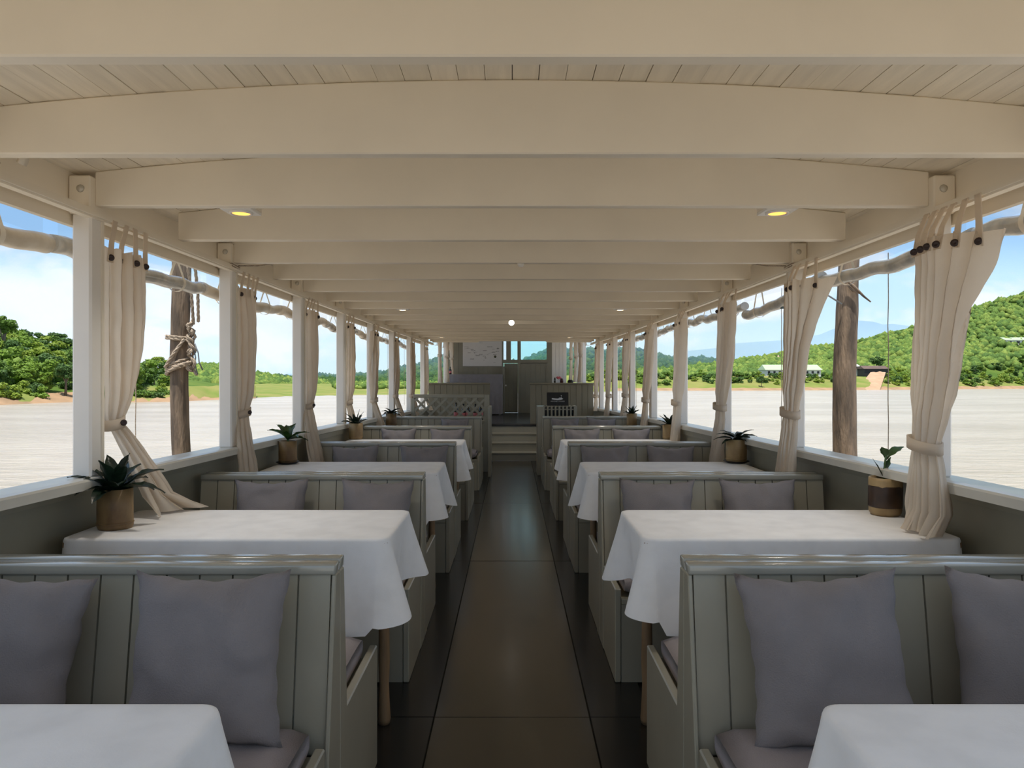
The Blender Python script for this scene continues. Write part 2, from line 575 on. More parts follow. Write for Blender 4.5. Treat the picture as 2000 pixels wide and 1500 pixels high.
GL_T = glass_mat('teal tinted glass', (0.80, 0.98, 0.98))
GL_C = glass_mat('clear glass', (0.97, 0.98, 1.0))
for n, (a, b, g) in enumerate(((-0.205, -0.12, GL_C), (-0.035, 0.135, GL_T), (0.19, 0.80, GL_T))):
    t = 0.012
    wn = MB().box(a, a + t, YF - 0.01, YF + 0.03, 1.75, 2.42).box(b - t, b, YF - 0.01, YF + 0.03, 1.75, 2.42).box(a + t, b - t, YF - 0.01, YF + 0.03, 1.75, 1.75 + t).box(a + t, b - t, YF - 0.01, YF + 0.03, 2.42 - t, 2.42).build('window_%d' % (n + 1), GREY_DK)
    tag(wn, kind='structure')
    MB().box(a + t, b - t, YF + 0.005, YF + 0.011, 1.75 + t, 2.42 - t).build('pane', g, wn)
# the half open door in the opening: leaf stands just behind the frame, swung a little
dr = tag(link('door_1', None, None, (0.13, YF + 0.02, ZP)), kind='structure')
dr.rotation_euler.z = -0.14
MB().box(-0.305, 0.0, 0.0, 0.035, 0.005, 1.12, 0.004).build('door_leaf', GREY_DK, dr)
for k in range(3):
    MB().box(-0.30 + k * 0.1 + 0.002, -0.30 + (k + 1) * 0.1 - 0.002, -0.008, 0.0, 0.02, 1.10).build('plank', GREY_DK, dr)
MB().lathe([(0.0, 0.0), (0.016, 0.0), (0.02, 0.02), (0.012, 0.035), (0.0, 0.037)], 12).build('door_knob', METAL, dr).matrix_local = Matrix.Translation((-0.27, -0.008, 0.62)) @ Matrix.Rotation(PI / 2, 4, 'X')
# the narrow return panel beside the opening
MB().box(-0.215, -0.165, YF - 0.28, YF - 0.01, ZP, 1.60, 0.004).build('return_panel', GREY_DK, wf)
# cabin roof and its side posts
cr = tag(MB().box(-1.6, 1.6, 13.06, 16.6, 2.52, 2.58).build('ceiling_cabin', CREAM), kind='structure')
for side, s in SIDES:
    for yy in (14.35, 15.5):
        tag(MB().box(s * 1.42, s * 1.49, yy - 0.04, yy + 0.04, 0.80, 2.52, 0.006).build('cabin_post', WHITE), kind='structure')
    sl = MB().box(s * 1.36, s * 1.52, 13.15, 16.2, 1.20, 1.24, 0.005).build('trim_%d' % (2 if s < 0 else 3), SILLM)
    tag(sl, kind='structure')
    MB().box(s * 1.40, s * 1.44, 13.15, 16.2, ZP, 1.20).build('panel', GREY_DK, sl)

# ------------------------------------------------------------------ benches
ROWS = ('nearest', 'second', 'third', 'fourth', 'farthest')
BY = [1.96, 3.72, 5.50, 7.30, 9.10]
AISL = [0.472, 0.456, 0.432, 0.414, 0.388]
Z_TOP, Z_SEAT = 0.86, 0.372
SD = 0.55                                   # seat depth each side of the back
WB = 1.135                                  # bench width


def bench(s, k):
    """double bench: two seats back to back; local x runs 0 at the aisle to WB at the wall (times s)"""
    sidew = 'left' if s < 0 else 'right'
    r = thing('bench', '%s double bench of grey planks %s of the aisle' % ({'nearest': 'big', 'farthest': 'smallest looking, farthest'}.get(ROWS[k], ROWS[k]), sidew) + (', closest to the camera' if k == 0 else ', counted from the camera' if k < 4 else ' beside the forward partition'), 'bench', (s * AISL[k], BY[k], 0), group='double benches along the aisle')
    W = XW(BY[k]) - AISL[k] - 0.035
    X = lambda a, b: (s * a, s * b)
    lean = math.atan(0.065 / 0.48)
    # backrest: leaning front face, plumb rear face
    MB().prism([(-0.035, Z_TOP - 0.02), (0.04, Z_TOP - 0.02), (0.04, Z_SEAT), (-0.10, Z_SEAT)], 'x', s * 0.03, s * W).build('backrest', GREY, r)
    n = 13
    d = (W - 0.0125) / n
    for i in range(n):
        M = Matrix.Translation((s * (0.0125 + d * (i + 0.5)), -0.036, Z_TOP - 0.03)) @ Matrix.Rotation(-lean, 4, 'X')
        MB().box(-d / 2 + 0.0026, d / 2 - 0.0026, -0.012, 0.0, -0.455, 0.0, M=M).build('plank', GREY, r)
    # cap: two rounded rails with a groove between
    MB().box(*X(0.0, W), -0.058, -0.007, Z_TOP - 0.03, Z_TOP, 0.006, seg=2).build('top_rail', GREY_CAP, r)
    MB().box(*X(0.0, W), -0.001, 0.046, Z_TOP - 0.03, Z_TOP + 0.003, 0.006, seg=2).build('top_rail', GREY_CAP, r)
    # aisle end boards: trapezoid uprights and the low side boards
    MB().prism([(-0.05, Z_TOP - 0.03), (-0.006, Z_TOP - 0.03), (-0.004, 0.0), (-0.155, 0.0), (-0.128, Z_SEAT)], 'x', *X(0.0, 0.012), 0.003).build('end_board', GREY, r)
    MB().prism([(-0.002, Z_TOP - 0.03), (0.042, Z_TOP - 0.03), (0.085, Z_SEAT), (0.1, 0.0), (0.0, 0.0)], 'x', *X(0.0, 0.03), 0.004).build('end_board', GREY, r)
    MB().box(*X(0.003, 0.03), -SD, -0.15, 0.0, Z_SEAT + 0.045, 0.004).build('side_board', GREY, r)
    MB().box(*X(0.003, 0.03), 0.085, SD, 0.0, Z_SEAT + 0.045, 0.004).build('side_board', GREY, r)
    for a, b in ((-SD, -0.105), (0.045, SD)):
        MB().box(*X(0.032, W), a, b, Z_SEAT - 0.025, Z_SEAT, 0.003).build('seat_board', GREY, r)
    MB().box(*X(0.032, W), -SD + 0.005, -SD + 0.03, 0.0, Z_SEAT - 0.026).build('front_panel', GREY, r)
    MB().box(*X(0.032, W), SD - 0.03, SD - 0.005, 0.0, Z_SEAT - 0.026).build('front_panel', GREY, r)
    return W


def seat_cushion_mesh(W, y0, y1, seed):
    rr = random.Random(seed)
    def fn(u, v):
        # closed loop around the section, v across the width
        w = 2 * PI * u
        n = 5.0
        cx = math.copysign(abs(math.cos(w)) ** (2 / n), math.cos(w))
        cz = math.copysign(abs(math.sin(w)) ** (2 / n), math.sin(w))
        e = 1 - max(0, (abs(v - 0.5) * 2 - 0.96) / 0.04) ** 2 * 0.35
        yy = (y0 + y1) / 2 + cx * (y1 - y0) / 2 * (0.9 + 0.1 * e)
        zz = 0.048 + cz * 0.044 * e + 0.004 * noise.noise((v * 6 + seed, yy * 5, seed))
        return (W * v, yy, zz)
    m = MB().grid(fn, 28, 24, closed=True)
    k = len(m.v)
    for row in (0, 23):
        f = [row * 28 + i for i in range(28)]
        m.f.append(f if row == 0 else f[::-1])
        m.sm.append(True)
    return m


def pillow_mesh(w, h, t, seed):
    """throw pillow in its own plane: x across, z up, y thickness; corners drawn out, rim puckered"""
    rr = random.Random(seed)
    ph = [rr.uniform(0, 6) for _ in range(6)]
    n = 25
    m = MB()
    V = {}
    vs, fs = [], []
    for sgn in (-1, 1):
        for j in range(n):
            for i in range(n):
                u, v = i / (n - 1) * 2 - 1, j / (n - 1) * 2 - 1
                rim = i in (0, n - 1) or j in (0, n - 1)
                if rim and sgn == 1:
                    V[(sgn, i, j)] = V[(-1, i, j)]
                    continue
                px_ = 1 - 0.085 * (1 - v * v) * abs(u) ** 3
                # edges pulled in between the corners
                x = u * (1 - 0.12 * (1 - abs(v) ** 1.9) * abs(u) ** 2)
                z = v * (1 - 0.10 * (1 - abs(u) ** 1.9) * abs(v) ** 2)
                f = (max(0, 1 - abs(u) ** 2.3) ** 0.62) * (max(0, 1 - abs(v) ** 2.3) ** 0.62)
                y = sgn * t / 2 * f
                pk = 0.012 * max(abs(u), abs(v)) ** 6
                x += pk * math.sin(v * 17 + ph[0]) * (abs(u) > 0.6)
                z += pk * math.sin(u * 15 + ph[1]) * (abs(v) > 0.6)
                q = noise.noise((u * 2.2 + ph[2], v * 2.2 + ph[3], sgn * 2 + ph[4]))
                y += sgn * 0.022 * f ** 0.5 * q
                y += sgn * 0.011 * f ** 0.4 * math.sin(8 * (u * math.cos(ph[5]) + v * math.sin(ph[5])) + 5 * q) * max(abs(u), abs(v)) ** 2
                # the top sags in the middle a little, upper corners drawn out as ears
                z -= 0.03 * (1 - u * u) * max(0, v) ** 2
                if v < 0: z += 0.035 * v * v * v * abs(u) ** 3 * -1
                V[(sgn, i, j)] = len(vs)
                vs.append((x * w / 2, y, z * h / 2))
        for j in range(n - 1):
            for i in range(n - 1):
                q = [V[(sgn, i, j)], V[(sgn, i + 1, j)], V[(sgn, i + 1, j + 1)], V[(sgn, i, j + 1)]]
                fs.append(q if sgn < 0 else q[::-1])
    return m.add(vs, fs, True)


PIL = {}                                    # pillow centres in pixels, per side and row: (centre px, width px, roll, tilt bias)
PILLOWS = {
    (-1, 0): [(-22, 330, 0.10, 0.02), (398, 318, -0.02, 0.0)],
    (-1, 1): [(525, 148, -0.03, 0), (732, 146, 0.02, 0)],
    (-1, 2): [(692, 94, -0.03, 0), (827, 96, 0.0, 0)],
    (-1, 3): [(777, 70, 0.0, 0), (873, 70, 0, 0)],
    (-1, 4): [(888, 56, 0.0, 0)],
    (1, 0): [(1622, 326, -0.05, 0.0), (2030, 330, 0.05, 0.02)],
    (1, 1): [(1286, 150, 0.03, 0), (1487, 152, 0.0, 0)],
    (1, 2): [(1183, 98, 0, 0), (1312, 97, 0.03, 0)],
    (1, 3): [(1137, 72, 0.0, 0), (1235, 76, 0.0, 0)],
    (1, 4): [(1104, 56, 0, 0), (1174, 58, 0.05, 0)],
}

for side, s in SIDES:
    for k in range(5):
        W = bench(s, k)
        aisle, yb = AISL[k], BY[k]
        rowtxt = ROWS[k] + ' bench'
        for near in (True, False):
            y0, y1 = (-SD + 0.015, -0.118) if near else (0.092, SD - 0.01)
            o = seat_cushion_mesh(W - 0.08, y0, y1, k * 4 + (s > 0) * 2 + near).build('seat_cushion', CUSH2)
            o.location = (s * (aisle + 0.05) if s > 0 else s * (aisle + 0.05) - (W - 0.08), yb, Z_SEAT + 0.002)
            tag(o, 'mauve grey seat cushion on the %s seat of the %s on the %s' % ('camera side' if near else 'forward side', rowtxt, side), 'cushion', 'seat cushions on the benches')
        plist = PILLOWS[(s, k)]
        for j, (cx, wpx, roll, tb) in enumerate(plist):
            yy = yb - 0.20
            w = wpx * yy / F * 1.0
            o = pillow_mesh(w, 0.425 if k == 0 else 0.405, 0.175, 11 + k * 7 + j * 3 + (s > 0) * 50).build('throw_pillow', CUSH)
            tilt = math.radians(13 + RND.uniform(-1, 2))
            hgt = 0.41 if k == 0 else 0.395
            zc = Z_SEAT + 0.085 + hgt / 2 * math.cos(tilt) + 0.005
            yc = yb - 0.19 + (0.0)
            o.location = ((cx - 1000) * (yc - 0.02) / F, yc, zc)
            o.rotation_euler = (-tilt, roll, RND.uniform(-0.04, 0.04))
            where = ('by the window' if (j == 0) == (s < 0) else 'by the aisle') if len(plist) == 2 else 'alone'
            tag(o, 'mauve grey square pillow leaning %s on the %s, %s row' % (where, rowtxt, side), 'pillow', 'throw pillows on the benches')

# ------------------------------------------------------------------ tables and cloths
TY = [(0.68, 1.255), (2.52, 3.08), (4.27, 4.83), (6.02, 6.58), (7.78, 8.33)]
TXI = {-1: [0.50, 0.437, 0.447, 0.425, 0.41], 1: [0.53, 0.465, 0.455, 0.445, 0.425]}
Z_TAB = 0.788


def table_cloth(x0, x1, y0, y1, z, s, seed):
    """rounded rectangle draped over the table: top face, soft edge, hanging skirt with cone folds at the aisle corners"""
    rr = random.Random(seed)
    ph = rr.uniform(0, 6)
    cx, cy = (x0 + x1) / 2, (y0 + y1) / 2
    hx, hy = (x1 - x0) / 2, (y1 - y0) / 2
    # outline with normals
    R = 0.045
    pts = []
    for (qx, qy, a0) in ((1, 1, 0), (-1, 1, 90), (-1, -1, 180), (1, -1, 270)):
        for i in range(9):
            a = math.radians(a0 + i * 90 / 8)
            pts.append((qx * (hx - R) + R * math.cos(a), qy * (hy - R) + R * math.sin(a), math.cos(a), math.sin(a)))
    out = []
    for i in range(len(pts)):
        a, b = pts[i], pts[(i + 1) % len(pts)]
        d = math.hypot(a[0] - b[0], a[1] - b[1])
        n = max(1, int(d / 0.03))
        for k in range(n):
            f = k / n
            out.append(tuple(a[q] * (1 - f) + b[q] * f for q in range(4)))
    n = len(out)
    inn = [((p[0] * 0.94), (p[1] * 0.88)) for p in out]
    rings = []
    rings.append([(cx + q[0], cy + q[1], z) for q in inn])
    rings.append([(cx + p[0] - p[2] * 0.012, cy + p[1] - p[3] * 0.012, z) for p in out])
    rings.append([(cx + p[0] - p[2] * 0.003, cy + p[1] - p[3] * 0.003, z - 0.003) for p in out])
    rings.append([(cx + p[0], cy + p[1], z - 0.011) for p in out])
    L = 16
    for r in range(1, L + 1):
        t = r / L
        ring = []
        for p in out:
            px_, py_, nx, ny = p
            wall = (px_ * s) > hx * 0.93                       # against the boat's side
            aisle = -px_ * s / hx
            corner = max(0.0, 1 - math.hypot(abs(px_) - hx, abs(py_) - hy) / 0.13) if aisle > 0 else 0
            along = py_ / hy
            hang = 0.335
            if aisle > 0.9:
                hang = 0.30 - 0.07 * math.cos(along * PI / 2) ** 2 + 0.015 * math.sin(along * 5 + ph)
            hang -= 0.035 * corner
            if wall: hang = 0.16
            fl = 0.012 * t
            if not wall:
                fl += corner ** 1.2 * (0.085 * t ** 1.1)
                if aisle > 0.93:
                    fl += (0.014 * math.sin(along * 6.5 + ph) * t - 0.04 * t * math.cos(along * PI / 2) ** 2 * (0.6 + 0.4 * math.sin(along * 3 + ph)))
                else:
                    fl += 0.007 * t * math.sin(px_ * 9 + ph)
            ring.append((cx + px_ + nx * fl, cy + py_ + ny * fl, z - 0.011 - hang * t))
        rings.append(ring)
    vs = [p for r in rings for p in r]
    fs = []
    for k in range(len(rings) - 1):
        for i in range(n):
            j = (i + 1) % n
            fs.append((k * n + i, k * n + j, (k + 1) * n + j, (k + 1) * n + i))
    fs = [f[::-1] for f in fs]
    fs.append(list(range(n)))
    m = MB()
    m.add(vs, fs, True)
    m.sm[-1] = False
    return m


for side, s in SIDES:
    for k, (y0, y1) in enumerate(TY):
        if k == 4: continue
        xi = TXI[s][k]
        xo = XW((y0 + y1) / 2) - 0.06
        word = ['table at the bottom edge of the view', 'table between the nearest and second benches', 'table between the second and third benches', 'table between the third and fourth benches'][k]
        yc = (y0 + y1) / 2
        t = thing('dining_table', 'wooden %s, %s side' % (word, side), 'table', (s * (xi + xo) / 2, yc, 0), group='dining tables')
        h = (xo - xi) / 2 - 0.006
        MB().box(-h, h, (y0 - yc) + 0.008, (y1 - yc) - 0.008, Z_TAB - 0.045, Z_TAB - 0.008, 0.01).build('tabletop', WOOD, t)
        lx = -s * (h - 0.06)
        prof = [(0.022, 0.0), (0.026, 0.02), (0.021, 0.10), (0.019, 0.16), (0.023, 0.25), (0.02, 0.4), (0.021, Z_TAB - 0.046)]
        MB().lathe(prof, 14, (lx, 0.0, 0)).build('leg', WOOD, t)
        MB().lathe(prof, 14, (-lx * 0.8, 0.0, 0)).build('leg', WOOD, t)
        c = table_cloth(s * xi if s > 0 else -xo, xo if s > 0 else -xi, y0, y1, Z_TAB, s, 5 + k * 3 + (s > 0)).build('tablecloth', CLOTH)
        tag(c, 'white cloth on the %s, %s side' % (word, side), 'tablecloth', 'white tablecloths')

# ------------------------------------------------------------------ curtains
ORDP = ['first', 'second', 'third', 'fourth', 'fifth', 'sixth', 'seventh', 'eighth']


def sstep(a, b, x):
    t = min(1, max(0, (x - a) / (b - a)))
    return t * t * (3 - 2 * t)


def curtain(name_label, s, top, tie, bot, zs, xs, seed, npl=6, flare=0.0, group='tied curtains', ntab=6, puddle=0.0, tbutton=False):
    """top/tie/bot = (y from, y to); zs = (top, tie, bottom) heights; xs = distance from the keel at the same three heights"""
    rr = random.Random(seed)
    ph = [rr.uniform(0, 2 * PI) for _ in range(8)]
    r = thing('curtain', name_label, 'curtain', (0, 0, 0), group=group)
    zt, zm, zb = zs

    def cur(u, t):
        z = zt + (zb - zt) * t
        tt = (zt - zm) / (zt - zb)
        if t <= tt:
            q = t / tt
            k = 1 - q ** 2.6
            a = tie[0] + (top[0] - tie[0]) * k
            b = tie[1] + (top[1] - tie[1]) * k
            x = xs[1] + (xs[0] - xs[1]) * (1 - q ** 2)
            amp = 0.028 - 0.008 * q + 0.014 * math.sin(PI * q)
            bulge = 0.02 + 0.03 * q ** 2 - 0.022 * max(0, q - 0.85) / 0.15
        else:
            q = (t - tt) / (1 - tt)
            k = q ** 0.75
            a = tie[0] + (bot[0] - tie[0]) * k
            b = tie[1] + (bot[1] - tie[1]) * k
            x = xs[1] + (xs[2] - xs[1]) * q
            amp = 0.018 + 0.022 * q
            bulge = 0.028 - 0.005 * q
        # crossing folds: pleats drift with height
        dr = 0.5 * math.sin(2.2 * t + ph[0]) + 0.3 * t * math.sin(ph[1])
        w = 2 * PI * (npl * u + dr)
        sharp = math.sin(w + 0.7 * math.sin(w + ph[2]))
        am = amp * (0.65 + 0.35 * math.sin(5 * u + ph[3]))
        y = a + (b - a) * u + 0.22 * (b - a) / npl * math.sin(2 * w + ph[4]) * (0.5 + 0.5 * t)
        xx = x - bulge * math.sin(PI * u) + am * sharp + 0.006 * noise.noise((u * 9, t * 14, seed))
        if puddle and t > 0.93:
            f = (t - 0.93) / 0.07
            xx -= puddle * f * (0.5 + 0.5 * math.sin(u * 9 + ph[5]))
            y += puddle * 0.6 * f * math.sin(u * 5 + ph[6])
        if flare and t < 0.35:
            f = (1 - t / 0.35) ** 1.5 * max(0, (flare_u(u) - 0.55) / 0.45)
            y += -flare * f
            z -= 0.02 * f
            xx += 0.08 * f
        z -= 0.012 * (0.5 - 0.5 * math.cos(2 * PI * ntab * u)) * (1 - min(1, t / 0.04))
        return Vector((s * xx, y, z))

    def flare_u(u): return 1 - u
    MB().grid(lambda u, t: cur(u, t), 76, 44).build('fabric', CURT, r)
    # tieback band and its button
    tt = (zt - zm) / (zt - zb)
    loop = []
    for k in range(28):
        w = 2 * PI * k / 28
        yy = (tie[0] + tie[1]) / 2 + math.cos(w) * ((tie[1] - tie[0]) / 2 + 0.012)
        xx = xs[1] - 0.012 + math.sin(w) * 0.046
        loop.append((s * xx, yy, zm + 0.012 * math.cos(w)))
    hb = 0.021
    vs = [(p[0], p[1], p[2] + dz) for p in loop for dz in (-hb, hb)]
    cxx, cyy = s * (xs[1] - 0.012), (tie[0] + tie[1]) / 2
    vs += [(cxx + (p[0] - cxx) * 0.86, cyy + (p[1] - cyy) * 0.93, p[2] + dz) for p in loop for dz in (-hb, hb)]
    fs = []
    for k in range(28):
        j = (k + 1) % 28
        fs += [(2 * k, 2 * j, 2 * j + 1, 2 * k + 1), (56 + 2 * k, 56 + 2 * k + 1, 56 + 2 * j + 1, 56 + 2 * j),
               (2 * k + 1, 2 * j + 1, 56 + 2 * j + 1, 56 + 2 * k + 1), (2 * k, 56 + 2 * k, 56 + 2 * j, 2 * j)]
    tb = MB().add(vs, fs, True).build('tieback', CURT, r)
    bp = Vector((s * (xs[1] - 0.061), tie[0] + (tie[1] - tie[0]) * 0.35, zm))
    if tbutton:
      b = button_mesh(0.012)
      o = link('button', b, tb)
      o.matrix_local = Matrix.Translation(bp) @ Matrix.Rotation(s * -PI / 2, 4, 'Y') @ Matrix.Rotation(0.7, 4, 'X')
    # hanging tabs looped over the rail, each with a button
    for k in range(ntab):
        u = (k + 0.5) / ntab
        p = cur(u, 0.004)
        q = Vector((s * (XPI(p.y) - 0.022), p.y * 0.85 + ((top[0] + (top[1] - top[0]) * u)) * 0.15, 1.97))
        w = 0.017
        d = (q - p)
        path = [p + Vector((0, 0, -0.045)), p + d * 0.3, p + d * 0.7, q, q + Vector((s * 0.022, 0, 0.008)), q + Vector((s * 0.05, 0, 0.0))]
        vs = []
        for i, a in enumerate(path):
            ww = w * (1.15 if i == 0 else 0.9)
            vs += [a + Vector((-s * 0.003, -ww, 0)), a + Vector((-s * 0.003, ww, 0)), a + Vector((s * 0.001, ww, 0)), a + Vector((s * 0.001, -ww, 0))]
        fs = []
        for i in range(len(path) - 1):
            for c in range(4):
                e = (c + 1) % 4
                fs.append((i * 4 + c, i * 4 + e, (i + 1) * 4 + e, (i + 1) * 4 + c))
        fs += [(0, 3, 2, 1), tuple((len(path) - 1) * 4 + c for c in range(4))]
        tbm = MB().add(vs, fs, False).build('tab', CURT, r)
        o = link('button', button_mesh(0.0125), tbm)
        o.matrix_local = Matrix.Translation(p + Vector((-s * 0.006, -0.004, -0.028))) @ Matrix.Rotation(s * -PI / 2, 4, 'Y') @ Matrix.Rotation(0.75, 4, 'X')
    return r


_bm = {}
def button_mesh(r):
    if r not in _bm:
        _bm[r] = MB().lathe([(0.0, 0.0), (r, 0.0), (r * 1.05, r * 0.25), (r * 0.85, r * 0.45), (r * 0.4, r * 0.3), (0.0, r * 0.3)], 14).mesh('button', BUTTON)
    return _bm[r]


zc = 1.885
for i in range(8):
    yp = POSTS[2 + i]
    xi = XPI(yp)
    zt = zc + (0.0 if i else -0.015)
    zb = [0.80, 0.66, 0.70, 0.72, 0.74, 0.76, 0.78, 0.80][i]
    # port side: hung just beyond each post
    wd = [0.29, 0.30, 0.30, 0.30, 0.34, 0.34, 0.34, 0.34][i]
    off = [0.05, 0.05, 0.05, 0.05, -0.06, -0.04, -0.06, -0.03][i]
    xb = xi - [0.10, 0.09, 0.10, 0.10, 0.10, 0.10, 0.09, 0.08][i]
    curtain('cream linen curtain tied to the %s post along the left side%s' % (ORDP[i], ', foot on a table' if i == 0 else ''), -1,
            (yp + off, yp + off + wd), (yp + off + (0.01 if i == 0 else 0), yp + off + (0.075 if i == 0 else 0.11)), (yp + off + [0.16, -0.15, -0.22, -0.12, 0.0, 0, 0, 0][i], yp + off + [0.36, 0.10, 0.06, 0.12, 0.25, 0.25, 0.2, 0.2][i]),
            (zt, ZS(yp) + [0.195, 0.19, 0.20, 0.2, 0.2, 0.24, 0.23, 0.2][i], zb), (xi + 0.012, xi + 0.008, xb), 100 + i, npl=5 + i % 2, group='curtains along the left side', ntab=4, puddle=0.10 if i == 0 else 0, tbutton=i < 3)
    # starboard side: hung on the near side of each post, the first one pulled well back with a flared edge
    wd = [0.32, 0.31, 0.38, 0.33, 0.36, 0.36, 0.36, 0.36][i]
    xb = xi - [0.05, 0.10, 0.09, 0.10, 0.10, 0.09, 0.08, 0.07][i]
    e = yp + [-0.02, -0.09, -0.12, -0.08, 0.03, 0.05, 0.05, 0.05][i]
    curtain('cream linen curtain tied to the %s post along the right side%s' % (ORDP[i], ', wide flared top edge' if i == 0 else ''), 1,
            (e - wd, e), (e - 0.15, e - 0.0), (e - 0.26 + [0.03, 0.06, 0.08, 0, 0, 0, 0, 0][i], e + [0.05, 0.06, 0.05, 0, 0, 0, 0, 0][i]),
            (zt, ZS(yp) + [0.125, 0.20, 0.2, 0.2, 0.2, 0.24, 0.22, 0.2][i], zb), (xi - 0.05, xi - 0.05, xb), 200 + i, npl=5 + (i + 1) % 2, flare=0.035 if i == 0 else 0.08 if i == 1 else 0.0, group='curtains along the right side', ntab=6 if i == 0 else 4, puddle=0.05 if i == 0 else 0)
# curtains of the forward cabin
for n, (s, y, x) in enumerate(((-1, 13.45, 1.39), (-1, 14.55, 1.36), (-1, 15.75, 1.36), (1, 13.5, 1.33), (1, 14.5, 1.33), (1, 15.75, 1.33))):
    curtain('cream curtain of the raised cabin, %s side, %s from its front wall' % ('left' if s < 0 else 'right', ['third', 'second', 'next'][n % 3]), s,
            (y, y + 0.34), (y + 0.08, y + 0.2), (y - 0.02, y + 0.33), (2.38, 1.78, 1.262), (x, x, x - 0.02), 300 + n, npl=5, group='curtains of the raised cabin', ntab=4)

# ------------------------------------------------------------------ rolled weather blinds outside, with their cords
def blind(s, ya, yb_, i, label):
    rr = random.Random(900 + i + (s > 0) * 40)
    m = VINYLB if (s < 0 and i in (0, 2, 3, 5)) else VINYL
    xo = XPO(ya) + 0.115
    zc_ = 1.87 if s < 0 else 1.90
    r = thing('rolled_blind', label, 'blind', (0, 0, 0), group='rolled weather blinds %s' % ('port' if s < 0 else 'starboard'))
    sag = rr.uniform(0.01, 0.035)
    tilt = rr.uniform(-0.015, 0.02) if not (s > 0 and i == 2) else -0.10
    path, rad = [], []
    for k in range(37):
        t = k / 36
        z = zc_ - sag * math.sin(PI * t) + tilt * (t - 0.3) + 0.018 * noise.noise((t * 6, i, s))
        path.append((s * (xo + 0.012 * noise.noise((t * 5, i, 9 + s))), ya + (yb_ - ya) * t, z))
        rad.append(0.034 + 0.006 * noise.noise((t * 2.5, i * 3.1, s)) + 0.002 * noise.noise((t * 14, i, s)))
    mb = MB()
    mb.tube(path, rad, 20)
    # spiral edge of the sheet
    MBs = mb
    MBs.build('roll', m, r)
    # the sheet above the roll, hanging from the roof edge
    MB().grid(lambda u, v: (s * (xo - 0.02 + 0.012 * math.sin(u * 14 + i)) , ya + 0.03 + (yb_ - ya - 0.06) * u, zc_ + 0.02 + (2.02 - zc_) * v), 24, 3).build('sheet', GL_V, r)
    for f in (0.22, 0.78):
        y = ya + (yb_ - ya) * f
        z = zc_ - sag * math.sin(PI * f) + tilt * (f - 0.3)
        lp = [(s * xo + 0.045 * math.cos(a), y, z + 0.045 * math.sin(a)) for a in np.linspace(-PI / 2 - 2.2, -PI / 2 + 2.2, 14)]
        lp = [(s * (xo - 0.01), y, 2.02)] + lp + [(s * (xo + 0.01), y, 2.02)]
        vs = [Vector(p) + Vector((0, d, 0)) for p in lp for d in (-0.013, 0.013)]
        fs = [(2 * k, 2 * k + 1, 2 * k + 3, 2 * k + 2) for k in range(len(lp) - 1)]
        MB().add(vs, fs, True).build('strap', CREAM, r)
    cp = [(s * (xo + 0.02 + 0.0015 * math.sin(q * 3 + i)), ya + (yb_ - ya) * 0.5 + 0.003 * math.sin(q * 2.1 + i * 2), 1.95 - q * 0.115) for q in range(10)]
    MB().tube(cp, 0.0022, 5).build('pull_cord', ROPE, r)
    return r


GL_V = glass_mat('clear vinyl sheet', (0.93, 0.93, 0.92))
for side, s in SIDES:
    for i in range(8):
        ya = POSTS[1 + i] + 0.012
        yb_ = POSTS[2 + i] - 0.012
        blind(s, ya, yb_, i, '%s rolled up outside the %s bay on the %s side' % ('cream canvas blind' if (s < 0 and i in (0, 2, 3, 5)) else 'clear vinyl blind', ORDP[i], side))
# pipe end of the starboard roll
pc = MB().tube([(1.772, 4.86, 1.845), (1.773, 4.62, 1.83)], 0.024, 14).tube([(1.772, 4.90, 1.846), (1.772, 4.86, 1.8455)], [0.012, 0.021], 14).build('pipe_end', mat('blue grey pipe', (0.10, 0.16, 0.18), 0.4))
tag(pc, 'short grey blue pipe end sticking out of the third blind, right side', 'pipe')

# ------------------------------------------------------------------ mooring piles and ropes
def pile(x, y, r, z1, seed, label, lean):
    ph = random.Random(seed).uniform(0, 9)
    def fn(u, v):
        w = 2 * PI * u
        z = -0.9 + (z1 + 0.9) * v
        q = r * (1.08 - 0.12 * v) * (1 + 0.10 * math.sin(w * 2 + ph + v * 3) + 0.09 * noise.noise((math.cos(w) * 1.3 + seed, math.sin(w) * 1.3, z * 2.2)) + 0.05 * noise.noise((math.cos(w) * 4, math.sin(w) * 4 + seed, z * 6)))
        return (x + lean[0] * z + q * math.cos(w) + 0.02 * math.sin(z * 2.3 + ph), y + lean[1] * z + q * math.sin(w), z)
    o = MB().grid(fn, 40, 90, closed=True).build('mooring_pile', BARK)
    o.data.polygons.foreach_set('use_smooth', [True] * len(o.data.polygons))
    return tag(o, label, 'post')


pile(-2.34, 5.1, 0.067, 2.3, 3, 'crooked bare timber pile outside the left side, rope tied round it', (-0.020, 0))
pile(2.41, 5.12, 0.076, 2.35, 8, 'dark upright timber pile outside the right side, third bay', (0.0, 0))


def rope(path, r, name, parent=None, n=7):
    """laid rope: a twisted three-lobed tube"""
    pts = []
    path = [Vector(p) for p in path]
    for i in range(len(path) - 1):
        k = max(1, int((path[i + 1] - path[i]).length / (r * 1.0)))
        for q in range(k):
            pts.append(path[i].lerp(path[i + 1], q / k))
    pts.append(path[-1])
    m = MB()
    for st_ in range(3):
        sub = []
        for i, p in enumerate(pts):
            t = (pts[min(i + 1, len(pts) - 1)] - pts[max(0, i - 1)]).normalized()
            a = t.cross(Vector((0.3, 0.5, 0.8))).normalized()
            b = t.cross(a)
            w = i * 0.55 + st_ * 2 * PI / 3
            sub.append(p + (a * math.cos(w) + b * math.sin(w)) * r * 0.5)
        m.tube(sub, r * 0.58, 5)
    return m.build(name, ROPE, parent)


